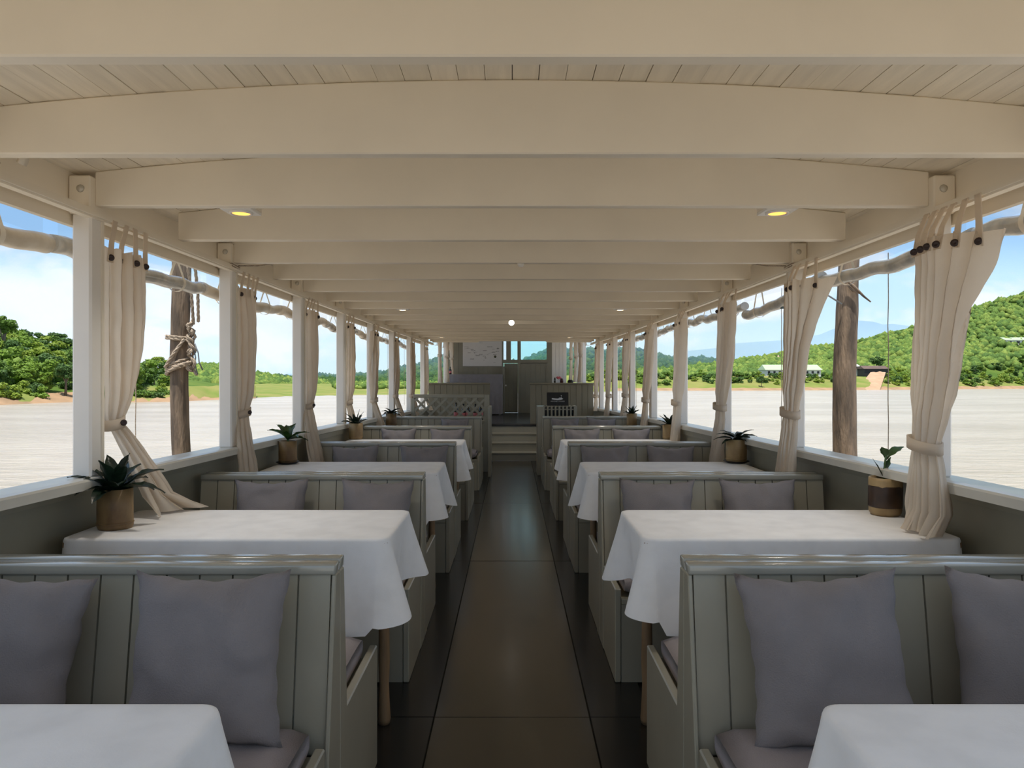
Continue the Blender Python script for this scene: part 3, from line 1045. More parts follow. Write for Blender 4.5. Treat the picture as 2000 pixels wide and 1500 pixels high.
def loop_pts(cx, cy, z0, r, turns, dz, tilt=0.0, n=22):
    return [(cx + r * math.cos(2 * PI * k / n), cy + r * math.sin(2 * PI * k / n), z0 + dz * k / n + tilt * math.cos(2 * PI * k / n)) for k in range(int(n * turns) + 1)]


mr = thing('mooring_rope', 'grey hemp rope knotted round the left timber pile and running up to the roof', 'rope', (0, 0, 0))
pcx = lambda z: -2.34 - 0.020 * z + 0.02 * math.sin(z * 2.3 + 1.5)
zr = 1.62
rope(loop_pts(pcx(zr), 5.1, zr, 0.079, 2.1, 0.016, -0.012), 0.010, 'loop', mr)
zr2 = 1.40
rope(loop_pts(pcx(zr2), 5.1, zr2, 0.082, 3.2, 0.022, 0.03), 0.011, 'loop', mr)
kx, ky = pcx(1.6) + 0.105, 5.06
rope([(kx + 0.02, ky, 1.74), (kx + 0.05, ky - 0.1, 1.95), (kx + 0.07, ky - 0.2, 2.12)], 0.011, 'line', mr)
rope([(kx + 0.055, ky, 1.755), (kx + 0.095, ky - 0.1, 1.95), (kx + 0.12, ky - 0.2, 2.12)], 0.011, 'line', mr)
kn = [(kx + 0.016 * math.sin(q * 0.9) + 0.001 * q, ky + 0.018 * math.cos(q * 0.7), 1.77 - q * 0.0135) for q in range(30)]
rope(kn, 0.0115, 'knot', mr)
kn = [(kx + 0.018 * math.sin(q * 1.1 + 2), ky + 0.02 * math.cos(q * 0.8 + 2), 1.75 - q * 0.012) for q in range(28)]
rope(kn, 0.012, 'knot', mr)
kn = [(kx + 0.02 * math.sin(q * 0.8 + 4), ky + 0.02 * math.cos(q * 1.2 + 4), 1.74 - q * 0.0125) for q in range(28)]
rope(kn, 0.010, 'knot', mr)
rope([(kx - 0.03, ky - 0.03, 1.63), (kx - 0.10, ky - 0.055, 1.52), (kx - 0.16, ky - 0.045, 1.43)], 0.012, 'line', mr)
rope([(kx, ky - 0.02, 1.47), (kx - 0.06, ky - 0.06, 1.44), (kx - 0.14, ky - 0.05, 1.40)], 0.011, 'line', mr)
MB().tube([(kx + 0.02, ky, 1.58), (kx + 0.035, ky, 1.5), (kx + 0.03, ky, 1.45), (kx + 0.05, ky, 1.38)], 0.005, 6).tube([(kx + 0.03, ky, 1.6), (kx + 0.055, ky, 1.53), (kx + 0.06, ky, 1.47), (kx + 0.085, ky, 1.41)], 0.005, 6).build('frayed_end', mat('wet rope end', (0.16, 0.17, 0.18), 0.8), mr)

# loose split ends of bark at the head of the starboard pile
br = MB().tube([(2.34, 5.02, 2.06), (2.40, 5.0, 2.0), (2.47, 5.0, 1.93), (2.52, 5.0, 1.89)], [0.004, 0.012, 0.008, 0.005], 6).tube([(2.36, 5.03, 2.02), (2.40, 5.01, 1.97), (2.44, 5.0, 1.95)], [0.004, 0.009, 0.004], 6).build('bark_splinter', BARK)
tag(br, 'split strip of bark sticking out near the top of the right pile', 'bark')
tw = MB().tube([(2.06, 5.0, 2.04), (2.15, 5.0, 1.98), (2.34, 5.05, 1.88)], 0.006, 6).build('wire', mat('grey wire', (0.25, 0.27, 0.28), 0.5))
tag(tw, 'thin grey line slanting down to the right timber pile', 'wire')

# thin cord wound round the second post head on each side
for side, s in SIDES:
    yp = POSTS[3]
    a, b = XPI(yp), XPO(yp)
    lp = []
    for t in range(3):
        z = 1.955 + 0.012 * t
        lp += [(s * (a - 0.012), yp - 0.07, z + 0.016), (s * (b + 0.003), yp - 0.07, z + 0.016), (s * (b + 0.003), yp + 0.047, z + 0.02), (s * (a - 0.012), yp + 0.047, z + 0.02)]
    lp.append((s * (a - 0.11), yp + 0.05, 2.0))
    lp.append((s * (a - 0.3), yp + 0.07, 2.03))
    tag(rope(lp, 0.0035, 'cord'), 'thin twisted cord wound round the second post on the %s' % side, 'cord')

# cream strap loop hanging near the top corner of the first bay on the left
sl_ = MB()
cx_, cy_, cz_ = -1.555, 2.2, 2.045
vs = []
for k in range(21):
    w = -0.6 + 4.2 * k / 20
    for d in (-0.016, 0.016):
        for rr_ in (0.052, 0.040):
            vs.append((cx_ + rr_ * math.cos(w), cy_ + d, cz_ + rr_ * math.sin(w)))
fs = []
for k in range(20):
    o = k * 4
    fs += [(o, o + 4, o + 6, o + 2), (o + 1, o + 3, o + 7, o + 5), (o, o + 1, o + 5, o + 4), (o + 2, o + 6, o + 7, o + 3)]
tag(sl_.add(vs, fs, True).build('strap_loop', CREAM), 'curled cream strap under the roof in the top left corner', 'strap')

# ------------------------------------------------------------------ ceiling lamps
LAMP_W = 13.0                               # the lamps are on
def downlight(x, y, z, label, m, sz=0.12):
    r = thing('downlight', label, 'lamp', (x, y, z), group='recessed ceiling lamps')
    MB().prism([(-sz / 2, -sz / 2), (sz / 2, -sz / 2), (sz / 2, sz / 2), (-sz / 2, sz / 2)], 'z', -0.012, 0.0, 0.002).build('plate', WHITE, r)
    MB().lathe([(sz * 0.30, -0.012), (sz * 0.38, -0.012), (sz * 0.36, -0.018), (sz * 0.31, -0.019), (sz * 0.29, -0.016)], 24).build('ring', WHITE, r)
    MB().lathe([(0.0, -0.016), (sz * 0.28, -0.016), (sz * 0.28, -0.0125), (0.0, -0.0125)], 20).build('lens', m, r)
    ld = bpy.data.lights.new('downlight', 'SPOT')
    ld.energy = LAMP_W
    ld.color = (1.0, 0.94, 0.85)
    ld.spot_size = math.radians(125)
    ld.spot_blend = 1.0
    ld.shadow_soft_size = 0.04
    link('light', ld, r, (0, 0, -0.025))


dl = [(470, 404, 2.76, LAMP, 'left lamp behind the third beam'), (1519, 404, 2.76, LAMP, 'right lamp behind the third beam'),
      (786, 601, 6.75, LAMPW, 'left lamp midway along the ceiling'), (1212, 601, 6.75, LAMPW, 'right lamp midway along the ceiling'),
      (862, 656, 11.38, LAMPW, 'left lamp near the forward header'), (1112, 656, 11.38, LAMPW, 'right lamp near the forward header')]
for px_, py_, y, m, lb in dl:
    # the plate is let into a little box carried at the foot of the beam
    x = (px_ - 1000) * (y + 0.02) / F
    yb_ = min(BEAMS, key=lambda b: abs(b - y))
    downlight(x, yb_ + 0.024 + 0.061, Z_BEAM + 0.012, 'square white recessed %s' % lb, m, 0.12)
    bx = MB().box(x - 0.06, x + 0.06, yb_ + 0.0235, yb_ + 0.146, Z_BEAM + 0.0125, Z_BEAM + 0.08, 0.002).build('lamp_box', CREAM)
    tag(bx, 'small cream box carrying the %s' % lb, 'box', 'lamp boxes on the beams')
gl = thing('globe_lamp', 'small bright white globe lamp hanging in mid ceiling', 'lamp', (-0.004, 6.75 + 1.333 + 0.2, 2.0))
gl.location = (-0.006, 8.35, 2.0)
MB().lathe([(0.0, -0.033), (0.018, -0.028), (0.031, -0.012), (0.033, 0.0), (0.031, 0.012), (0.018, 0.028), (0.0, 0.033)], 20).build('globe', GLOBE, gl)
MB().lathe([(0.02, 0.028), (0.022, 0.05), (0.028, 0.2), (0.0, 0.2)], 14).build('socket', CREAM, gl)
sp = thing('ceiling_sensor', 'tiny white ceiling fitting under the middle of the fifth beam', 'sensor', (0.05, 4.0 + 0.035, 1.997))
MB().lathe([(0.0, -0.012), (0.012, -0.010), (0.018, 0.0), (0.02, 0.008), (0.0, 0.008)], 16).build('cap', WHITE, sp)

# ------------------------------------------------------------------ lattice partition, slatted rack, sign
YL = 10.25
lt = thing('lattice_screen', 'grey lattice screen standing behind the farthest bench, left of the aisle', 'screen', (0, YL, 0))
MB().box(-1.42, -0.40, -0.02, 0.02, 1.065, 1.115, 0.004).build('top_rail', GREY, lt)
MB().box(-0.40, -0.33, -0.02, 0.025, 0.0, 1.112, 0.004).build('post', GREY, lt)
MB().box(-1.45, -1.40, -0.02, 0.02, 0.0, 1.06, 0.004).build('post', GREY, lt)
MB().box(-1.40, -0.40, -0.02, 0.02, 0.70, 0.74, 0.004).build('bottom_rail', GREY, lt)
MB().box(-1.40, -0.40, -0.01, 0.01, 0.0, 0.70).build('panel', GREY, lt)
zl0, zl1 = 0.74, 1.065
hl = zl1 - zl0
for d in (1, -1):
    for k in range(-3, 9):
        xa = -1.40 + k * 0.14
        xb_ = xa + hl
        a, b = max(xa, -1.40), min(xb_, -0.40)
        if b - a < 0.03: continue
        za, zb_ = zl0 + (a - xa), zl0 + (b - xa)
        if d < 0: za, zb_ = zl1 - (a - xa), zl1 - (b - xa)
        L = math.hypot(b - a, zb_ - za)
        M = Matrix.Translation(((a + b) / 2, -0.012 if d > 0 else 0.004, (za + zb_) / 2)) @ Matrix.Rotation(-d * PI / 4, 4, 'Y')
        MB().box(-L / 2, L / 2, -0.005, 0.005, -0.0155, 0.0155, M=M).build('slat', GREY, lt)
ep = MB().box(-0.33, -0.29, 9.72, YL + 0.02, 0.0, 0.955, 0.005).build('end_panel', GREY)
tag(ep, 'low grey upright board between the lattice screen and the steps', 'panel')

rk = thing('slatted_rack', 'grey slatted rack behind the farthest bench right of the aisle', 'rack', (0, 10.3, 0))
MB().box(0.352, 0.44, -0.45, 0.02, 0.0, 0.955, 0.005).build('end_board', GREY, rk)
MB().box(0.44, 0.93, 0.10, 0.12, 0.0, 0.925).build('back_panel', FLOORD, rk)  # near-black colour puts the shade behind the slats into the panel
MB().box(0.915, 0.94, 0.0, 0.30, 0.0, 0.945, 0.004).build('end_board', GREY, rk)
for k in range(9):
    x = 0.462 + k * 0.0555
    MB().box(x - 0.013, x + 0.013, -0.012, 0.006, 0.60, 0.945, 0.003).build('slat', GREY, rk)
    MB().box(x - 0.013, x + 0.013, 0.006, 0.30, 0.93, 0.945, 0.003).build('top_slat', GREY, rk)
MB().box(0.44, 0.915, 0.007, 0.03, 0.885, 0.905).build('rail', GREY, rk)
MB().box(0.44, 0.915, -0.012, 0.02, 0.0, 0.60).build('panel', GREY, rk)

sg = thing('logo_sign', 'black sign with a white boat emblem propped on the slatted rack', 'sign', (0.669, 10.42, 0.946))
sg.rotation_euler.x = -0.12
MB().box(-0.158, 0.158, 0.0, 0.012, 0.0, 0.195).build('board', BLACK, sg)
hull = [(-0.085, 0.112), (-0.06, 0.108), (-0.02, 0.103), (0.03, 0.105), (0.05, 0.110), (0.082, 0.104), (0.072, 0.094), (0.05, 0.086), (0.0, 0.080), (-0.05, 0.086), (-0.086, 0.092)]
MB().prism(hull, 'y', -0.002, 0.0).build('emblem', PRINTW, sg)
MB().prism([(0.012, 0.106), (0.022, 0.117), (0.058, 0.119), (0.064, 0.108)], 'y', -0.002, 0.0).prism([(0.053, 0.118), (0.056, 0.118), (0.056, 0.148), (0.053, 0.148)], 'y', -0.002, 0.0).prism([(0.046, 0.146), (0.062, 0.146), (0.062, 0.151), (0.046, 0.151)], 'y', -0.002, 0.0).build('emblem', PRINTW, sg)
fc = bpy.data.curves.new('lettering', 'FONT')
fc.body = 'MEKONG CRUISES'
fc.size = 0.021
fc.align_x = 'CENTER'
fc.extrude = 0.0008
fc.space_character = 1.22
fc.materials.append(PRINTW)
fo = link('lettering', fc, sg, (0.0, -0.001, 0.056))
fo.rotation_euler = (PI / 2, 0, 0)
bpy.context.view_layer.update()
me = bpy.data.meshes.new_from_object(fo.evaluated_get(bpy.context.evaluated_depsgraph_get()))
bpy.data.objects.remove(fo)
fo = link('lettering', me, sg, (0.0, -0.001, 0.056))
fo.rotation_euler = (PI / 2, 0, 0)

# ------------------------------------------------------------------ map panel on the front wall
mp_ = thing('wall_map', 'white river map panel on the forward wall, left of the windows', 'map', (-0.672, YF - 0.034, 1.61))
MW, MH = 0.89, 0.62
MB().box(-MW / 2, MW / 2, 0.0, 0.019, 0.0, MH, 0.004).build('board', MAPW, mp_)
def mark(u, v, w, h, m=PRINTG, name='lettering'):
    # u,v measured from the panel's top left corner, 0..1
    x, z = (u - 0.5) * MW, (1 - v) * MH
    b = MB()
    n = max(2, int(w * MW / 0.011))
    for k in range(n):
        if RND.random() < 0.88:
            a = x - w * MW / 2 + w * MW * k / n
            b.box(a, a + w * MW / n * 0.72, -0.002, 0.0, z - h / 2, z + h / 2 * RND.uniform(0.5, 1.0))
    b.build(name, m, mp_)
for u, v, w, h, m in ((0.48, 0.14, .10, .014, PRINTL), (0.09, .28, .13, .010, PRINTL), (0.12, .33, .06, .016, PRINTG), (0.24, .38, .07, .016, PRINTG), (0.27, .42, .10, .014, PRINTG), (0.17, .50, .08, .014, PRINTG),
                      (0.34, .48, .08, .012, PRINTL), (0.30, .50, .03, .02, PRINTG), (0.46, .56, .09, .016, PRINTG), (0.38, .61, .10, .013, PRINTG), (0.55, .64, .08, .016, PRINTG), (0.58, .69, .04, .02, PRINTG),
                      (0.65, .58, .07, .012, PRINTL), (0.57, .42, .11, .015, PRINTG), (0.69, .28, .13, .016, PRINTG), (0.78, .48, .10, .016, PRINTG), (0.88, .45, .08, .014, PRINTG), (0.82, .57, .09, .014, PRINTG),
                      (0.78, .37, .07, .012, PRINTL), (0.24, .73, .10, .018, PRINTG), (0.55, .77, .06, .012, PRINTL), (0.81, .86, .06, .012, PRINTL)):
    mark(u, v, w, h, m)
riv = [(0.04, .36), (0.17, .33), (0.22, .40), (0.27, .44), (0.29, .52), (0.33, .57), (0.42, .59), (0.53, .60), (0.61, .58), (0.67, .53), (0.75, .50), (0.86, .46), (0.95, .44)]
MB().tube([((u - 0.5) * MW, -0.0005, (1 - v) * MH) for u, v in riv], 0.0018, 4).build('river_line', PRINTL, mp_)
MB().lathe([(0.0, 0.0), (0.028, 0.0), (0.028, 0.002), (0.0, 0.002)], 20).build('emblem', PRINTO, mp_).matrix_local = Matrix.Translation(((0.825 - 0.5) * MW, 0.0, (1 - .645) * MH)) @ Matrix.Rotation(PI / 2, 4, 'X')
star = [((0.036 if k % 2 == 0 else 0.010) * math.sin(k * PI / 4), (0.036 if k % 2 == 0 else 0.010) * math.cos(k * PI / 4)) for k in range(8)]
MB().prism([((0.895 - 0.5) * MW + a, (1 - .345) * MH + b) for a, b in star], 'y', -0.002, 0.0).build('compass_star', PRINTG, mp_)

# ------------------------------------------------------------------ draped counter in the cabin, things on it
ct = thing('counter', 'narrow console under a mauve cloth against the forward wall', 'table', (-0.78, 15.55, ZP))
MB().box(-0.56, 0.56, -0.3, 0.28, 0.82, 0.86, 0.004).build('top', GREY, ct)
MB().box(-0.54, -0.50, -0.28, 0.26, 0.0, 0.82).build('leg', GREY, ct)
MB().box(0.50, 0.54, -0.28, 0.26, 0.0, 0.82).build('leg', GREY, ct)
cl = MB().grid(lambda u, v: (-0.78 - 0.57 + 1.14 * u, 15.55 - 0.315 + (0.012 * math.sin(u * 60) + 0.008 * math.sin(u * 23 + 1)) * (v if v < 1 else 1) * 1.0, ZP + 0.872 - 0.85 * v), 90, 14)
cl.grid(lambda u, v: (-0.78 - 0.57 + 1.14 * u, 15.55 - 0.315 + 0.6 * v, ZP + 0.872), 12, 3)
cl.grid(lambda u, v: (-0.21 + 0.006 * math.sin(u * 20), 15.235 + 0.6 * u, ZP + 0.872 - 0.85 * v), 16, 6)
tag(cl.build('counter_cloth', CUSH), 'mauve pleated cloth hanging over the console by the forward wall', 'cloth')


def bottle(x, y, z, h, r, mb, mc, label, group=None):
    t = thing('bottle', label, 'bottle', (x, y, z), group=group)
    MB().lathe([(0.0, 0.0), (r, 0.0), (r, h * 0.58), (r * 0.8, h * 0.68), (r * 0.36, h * 0.76), (r * 0.34, h * 0.94), (0.0, h * 0.94)], 14).build('body', mb, t)
    MB().lathe([(0.0, h * 0.94), (r * 0.42, h * 0.94), (r * 0.42, h), (0.0, h)], 12).build('cap', mc, t)
    MB().lathe([(r * 1.02, h * 0.15), (r * 1.02, h * 0.45), (r * 0.98, h * 0.45), (r * 0.98, h * 0.15)], 14).build('paper_band', mat_pink, t)


mat_pink = mat('pink paper', (0.55, 0.16, 0.17), 0.6)
mat_dg = mat('dark bottle glass', (0.008, 0.012, 0.008), 0.1, spec=0.8)
bottle(-1.33, 15.3, ZP + 0.873, 0.16, 0.032, mat_dg, BLACK, 'black bottle at the left end of the draped console')
sh = MB().box(-1.40, -0.41, 10.60, 10.82, 0.68, 0.72, 0.004).build('bottle_shelf', GREY)
MB().box(-1.40, -1.36, 10.62, 10.80, 0.0, 0.68).build('leg', GREY, sh)
MB().box(-0.45, -0.41, 10.62, 10.80, 0.0, 0.68).build('leg', GREY, sh)
tag(sh, 'low grey shelf behind the lattice screen', 'shelf')
for k, x in enumerate((-0.84, -0.73, -0.66, -0.55, -0.47)):
    bottle(x, 10.70, 0.721, 0.26 - 0.02 * (k % 2), 0.034, mat_dg, BLACK, 'dark bottle with pink band behind the lattice, %s from the aisle' % ['fifth', 'fourth', 'third', 'second', 'first'][k], 'bottles behind the lattice')
# pink flowers and small dark pots on the right partition
vz = thing('flower_vase', 'small vase of pink flowers on the ledge of the right partition', 'vase', (0.815, 12.44, 1.266))
MB().lathe([(0.0, 0.0), (0.022, 0.0), (0.03, 0.03), (0.022, 0.06), (0.018, 0.07), (0.0, 0.066)], 14).build('vase', GL_C, vz)
for k in range(7):
    a = k * 0.9
    MB().lathe([(0.0, -0.016), (0.014, -0.01), (0.022, 0.004), (0.012, 0.014), (0.0, 0.016)], 8, (0.026 * math.cos(a), 0.02 * math.sin(a), 0.085 + 0.012 * math.sin(k * 2.1)), wob=lambda w, z: 0.2 * math.cos(5 * w)).build('flower', mat('pink petals', (0.65, 0.16, 0.20), 0.6) if k == 0 else bpy.data.materials['pink petals'], vz)
mat_red = mat('dark red jar', (0.06, 0.008, 0.008), 0.3)
def jar(x, y, z, r, h, m, label):
    t = thing('jar', label, 'jar', (x, y, z))
    MB().lathe([(0.0, 0.0), (r, 0.0), (r * 1.08, h * 0.4), (r * 0.95, h * 0.8), (r * 0.7, h * 0.86), (0.0, h * 0.86)], 14).build('body', m, t)
    MB().lathe([(0.0, h * 0.86), (r * 0.75, h * 0.86), (r * 0.7, h), (0.0, h)], 12).build('lid', m, t)
jar(0.868, 12.44, 1.266, 0.028, 0.075, mat_red, 'small dark red jar right of the pink flowers')
jar(0.748, 12.44, 1.266, 0.016, 0.09, mat_dg, 'slim dark jar left of the pink flowers')
jar(1.02, 12.44, 1.266, 0.05, 0.05, BLACK, 'low black jar at the curtain end of the right partition')

# ------------------------------------------------------------------ potted plants on the tables
LEAF = mat('dark rosette leaf', (0.012, 0.026, 0.014), 0.35, var=0.4, vscale=30, bump=0.2, bscale=60, stretch=(1, 1, 1), randobj=0.15)
LEAFG = mat('mid green leaf', (0.035, 0.085, 0.018), 0.35, var=0.35, vscale=25, bump=0.15, bscale=50, randobj=0.15)
SOIL = mat('potting soil', (0.02, 0.014, 0.01), 1.0, bump=0.6, bscale=80)
BAMB = mat('bamboo pot', (0.34, 0.22, 0.095), 0.5, var=0.0, col2=(0.15, 0.085, 0.035), vscale=9, bump=0.15, bscale=30, stretch=(1.3, 1.3, 0.6))
BAMBD = mat('dark lacquered bamboo', (0.028, 0.014, 0.008), 0.32, var=0.0, col2=(0.075, 0.04, 0.02), vscale=9, bump=0.1, bscale=30)
BAMBL = mat('pale bamboo pot', (0.40, 0.28, 0.13), 0.5, var=0.0, col2=(0.24, 0.15, 0.065), vscale=8, bump=0.15, bscale=30, stretch=(1.3, 1.3, 0.6))
SAUC = mat('dark saucer', (0.02, 0.012, 0.009), 0.4)


def leaf(base, az, el, ln, wd, curl, m, parent, twist=0.0, tip=1.0):
    n = 11
    p = Vector(base)
    d_el = el
    ca, sa = math.cos(az), math.sin(az)
    side = Vector((-sa, ca, 0))
    vs = []
    for i in range(n):
        t = i / (n - 1)
        w = wd * (math.sin(PI * min(1, t * 0.86 + 0.09)) ** 0.8) * (1 - t ** 7) * (0.35 + 0.65 * min(1, t * 4))
        if i == n - 1: w = 0.001
        nrm = Vector((-math.sin(d_el) * ca, -math.sin(d_el) * sa, math.cos(d_el)))
        sd_ = (side * math.cos(twist * t) + nrm * math.sin(twist * t))
        for q in (-1, -0.5, 0, 0.5, 1):
            wav = 0.05 * wd * math.sin(t * 19 + q * 2)
            vs.append(p + sd_ * (q * w / 2) + nrm * (abs(q) * w * 0.22 + wav * abs(q)))
        st = ln / (n - 1)
        p = p + Vector((math.cos(d_el) * ca, math.cos(d_el) * sa, math.sin(d_el))) * st
        d_el -= curl / (n - 1)
    fs = []
    for i in range(n - 1):
        for q in range(4):
            a = i * 5 + q
            fs.append((a, a + 1, a + 6, a + 5))
    return MB().add(vs, fs, True).build('leaf', m, parent)


def pot_plant(x, y, z, r, h, m, label, kind, seed, saucer=False, bands=None):
    rr = random.Random(seed)
    t = thing('potted_plant', label, 'plant', (x, y, z), group='potted plants on the tables')
    z0 = 0.0
    if saucer:
        MB().lathe([(0.0, 0.0), (r * 0.9, 0.0), (r * 1.28, 0.012), (r * 1.24, 0.015), (r * 0.9, 0.006), (0.0, 0.006)], 24).build('saucer', SAUC, t)
        z0 = 0.006
    wob = lambda w, zz: 0.025 * math.sin(2 * w + seed) + 0.012 * math.sin(5 * w + zz * 30)
    if bands:
        zs = [0.0, 0.02, h * 0.2, h * 0.78, h]
        MB().lathe([(0.0, z0), (r * 0.82, z0), (r * 0.96, z0 + 0.015), (r * 1.0, z0 + h * 0.3), (r * 1.0, z0 + h * 0.9), (r * 0.97, z0 + h), (r * 0.84, z0 + h), (r * 0.84, z0 + h * 0.82)], 32, wob=wob).build('pot', m, t)
        MB().lathe([(r * 1.003, z0 + h * 0.22), (r * 1.012, z0 + h * 0.25), (r * 1.012, z0 + h * 0.76), (r * 1.003, z0 + h * 0.79)], 32, wob=lambda w, zz: wob(w, zz) + 0.004 * math.sin(w * 9)).build('lacquer_band', BAMBD, t)
    else:
        MB().lathe([(0.0, z0), (r * 0.93, z0), (r * 1.0, z0 + 0.012), (r * 1.0, z0 + h * 0.5), (r * 0.98, z0 + h), (r * 0.84, z0 + h), (r * 0.83, z0 + h * 0.85)], 32, wob=wob).build('pot', m, t)
        MB().lathe([(r * 1.0, z0 + h * 0.12), (r * 1.03, z0 + h * 0.14), (r * 1.03, z0 + h * 0.16), (r * 1.0, z0 + h * 0.18)], 32, wob=wob).build('node_ring', m, t)
    MB().lathe([(0.0, z0 + h * 0.9), (r * 0.5, z0 + h * 0.9), (r * 0.835, z0 + h * 0.87)], 20).build('soil', SOIL, t)
    zb = z0 + h * 0.88
    if kind == 'rosette':
        n = 17
        for k in range(n):
            f = k / n
            az = k * 2.4 + rr.uniform(-0.2, 0.2)
            if math.cos(az) < -0.6 and f > 0.3: az += 0.9
            leaf((0.012 * math.cos(az), 0.012 * math.sin(az), zb), az, 1.45 - 1.15 * f + rr.uniform(-0.1, 0.1), r * rr.uniform(2.1, 2.9), r * rr.uniform(0.8, 1.05), 0.5 + 0.7 * f, LEAF, t, rr.uniform(-0.3, 0.3))
    elif kind == 'spear':
        n = 13
        for k in range(n):
            f = k / n
            az = k * 2.4 + rr.uniform(-0.3, 0.3)
            leaf((0.01 * math.cos(az), 0.01 * math.sin(az), zb), az, 1.35 - 0.95 * f + rr.uniform(-0.15, 0.15), r * rr.uniform(1.7, 2.3), r * rr.uniform(0.5, 0.8), 0.2 + 0.6 * f, LEAF, t, rr.uniform(-0.4, 0.4))
    elif kind == 'leafy':
        for k in range(8):
            az = [0.15, 2.6, 1.2, 4.4, 0.5, 3.4, 5.5, 2.0][k]
            leaf((0, 0, zb + 0.02), az, [0.75, 1.15, 1.3, 1.0, 0.35, 0.9, 0.6, 1.4][k], r * rr.uniform(1.9, 2.6), r * rr.uniform(0.8, 1.1), 0.9, LEAFG, t, rr.uniform(-0.3, 0.3))
        MB().tube([(0, 0, zb - 0.02), (0.004, 0, zb + 0.05)], 0.006, 6).build('stem', LEAFG, t)
    elif kind == 'sprout':
        MB().tube([(-0.006, 0, zb - 0.02), (-0.004, 0, zb + 0.05), (0.004, 0, zb + 0.12)], [0.006, 0.005, 0.004], 6).build('stem', LEAFG, t)
        leaf((0.003, 0, zb + 0.09), 0.25, 0.75, 0.105, 0.038, 0.5, LEAFG, t, 0.7)
        leaf((-0.002, 0, zb + 0.10), 3.6, 1.3, 0.05, 0.036, 0.4, LEAFG, t, 0.5)
        leaf((0.0, 0, zb + 0.02), -0.4, 1.25, 0.085, 0.04, -0.2, LEAFG, t, 0.9)
        leaf((-0.006, 0, zb + 0.01), 2.9, 1.15, 0.095, 0.014, 0.1, LEAF, t, 0.2)
    elif kind == 'flat':
        for k in range(14):
            az = k * 2.4
            f = k / 14
            leaf((0, 0, zb + 0.01), az, 0.95 - 0.85 * f, r * rr.uniform(1.6, 2.3), r * rr.uniform(0.55, 0.8), 0.9, LEAF, t, rr.uniform(-0.3, 0.3))
    return t


def on_table(px_, py_, k):
    """point on the table top seen at a pixel"""
    y = (CAM_H - Z_TAB - 0.003) * F / (py_ - HOR)
    return (px_ - 1000) * y / F, y
def pp(px_, py_, k, rpx, hpx, m, label, kind, seed, **kw):
    x, y = on_table(px_, py_, k)
    x = max(-XW(y) + 0.03 + rpx * y / F * 1.05, min(XW(y) - 0.03 - rpx * y / F * 1.05, x))
    return pot_plant(x, y, Z_TAB + 0.001, rpx * y / F, hpx * y / F, m, label, kind, seed, **kw)
pot_plant(-1.505, 2.70, Z_TAB + 0.001, 0.062, 0.15, BAMB, 'dark spreading rosette plant in a bamboo pot on the nearest left table', 'rosette', 21)
pp(562, 905, 2, 17.5, 43, BAMB, 'pale leafy plant in a stained bamboo pot on a dark saucer, left side', 'leafy', 22, saucer=True)
pp(695, 857, 3, 14, 31, BAMBL, 'pointed dark plant in a squat pale bamboo pot, left side', 'spear', 23)
pp(764, 832, 4, 10.5, 25, BAMB, 'small plant in a brown bamboo pot, farthest on the left', 'flat', 24)
pp(1729, 1004, 1, 31, 73, BAMBL, 'single green sprout in a dark lacquered bamboo pot, right side', 'sprout', 25, bands=True)
pp(1449, 903, 2, 19.5, 44, BAMBL, 'low drooping dark plant in a pale bamboo pot on a saucer, right side', 'flat', 26, saucer=True)
pp(1308, 857, 3, 13.5, 29, BAMBL, 'spiky dark plant in a plain yellow bamboo pot, right side', 'spear', 27)
pp(1234, 832, 4, 10, 25, BAMBL, 'small bushy dark plant in a bamboo pot, farthest on the right', 'spear', 28)

# ------------------------------------------------------------------ river, banks, hills
H2 = 752.0                                  # row of the true horizon: the boat rides a little bow-up
TILT = (H2 - HOR) / F
HC = 2.05                                   # eye height above the water
def gnd(px_, y, z=0.0):
    """point z above the water, in the column px at distance y"""
    return Vector(((px_ - 1000) * y / F, y, CAM_H - HC - TILT * y + z))
def gz(y, py_): return HC + (H2 - py_) * y / F      # height above the water that shows at row py

WATER = bpy.data.materials.new('muddy river')
WATER.use_nodes = True
N, L = WATER.node_tree.nodes, WATER.node_tree.links
b = N['Principled BSDF']
b.inputs['Base Color'].default_value = (0.50, 0.40, 0.29, 1)
b.inputs['Roughness'].default_value = 0.22
b.inputs['IOR'].default_value = 1.33
tc = N.new('ShaderNodeTexCoord')
mp = N.new('ShaderNodeMapping')
mp.inputs['Scale'].default_value = (0.55, 1.3, 1)
mp.inputs['Rotation'].default_value = (0, 0, 0.25)
L.new(tc.outputs['Object'], mp.inputs[0])
n1 = N.new('ShaderNodeTexNoise')
n1.inputs['Scale'].default_value = 1.6
n1.inputs['Detail'].default_value = 7
n1.inputs['Roughness'].default_value = 0.6
n1.inputs['Distortion'].default_value = 0.8
L.new(mp.outputs[0], n1.inputs['Vector'])
bp = N.new('ShaderNodeBump')
bp.inputs['Strength'].default_value = 0.9
bp.inputs['Distance'].default_value = 0.3
L.new(n1.outputs[0], bp.inputs['Height'])
L.new(bp.outputs[0], b.inputs['Normal'])
n2 = N.new('ShaderNodeTexNoise')
n2.inputs['Scale'].default_value = 0.12
n2.inputs['Detail'].default_value = 6
L.new(mp.outputs[0], n2.inputs['Vector'])
r2 = N.new('ShaderNodeValToRGB')
r2.color_ramp.elements[0].position = 0.35
r2.color_ramp.elements[0].color = (0.43, 0.37, 0.30, 1)
r2.color_ramp.elements[1].position = 0.65
r2.color_ramp.elements[1].color = (0.53, 0.465, 0.39, 1)
L.new(n2.outputs[0], r2.inputs[0])
L.new(r2.outputs[0], b.inputs['Base Color'])

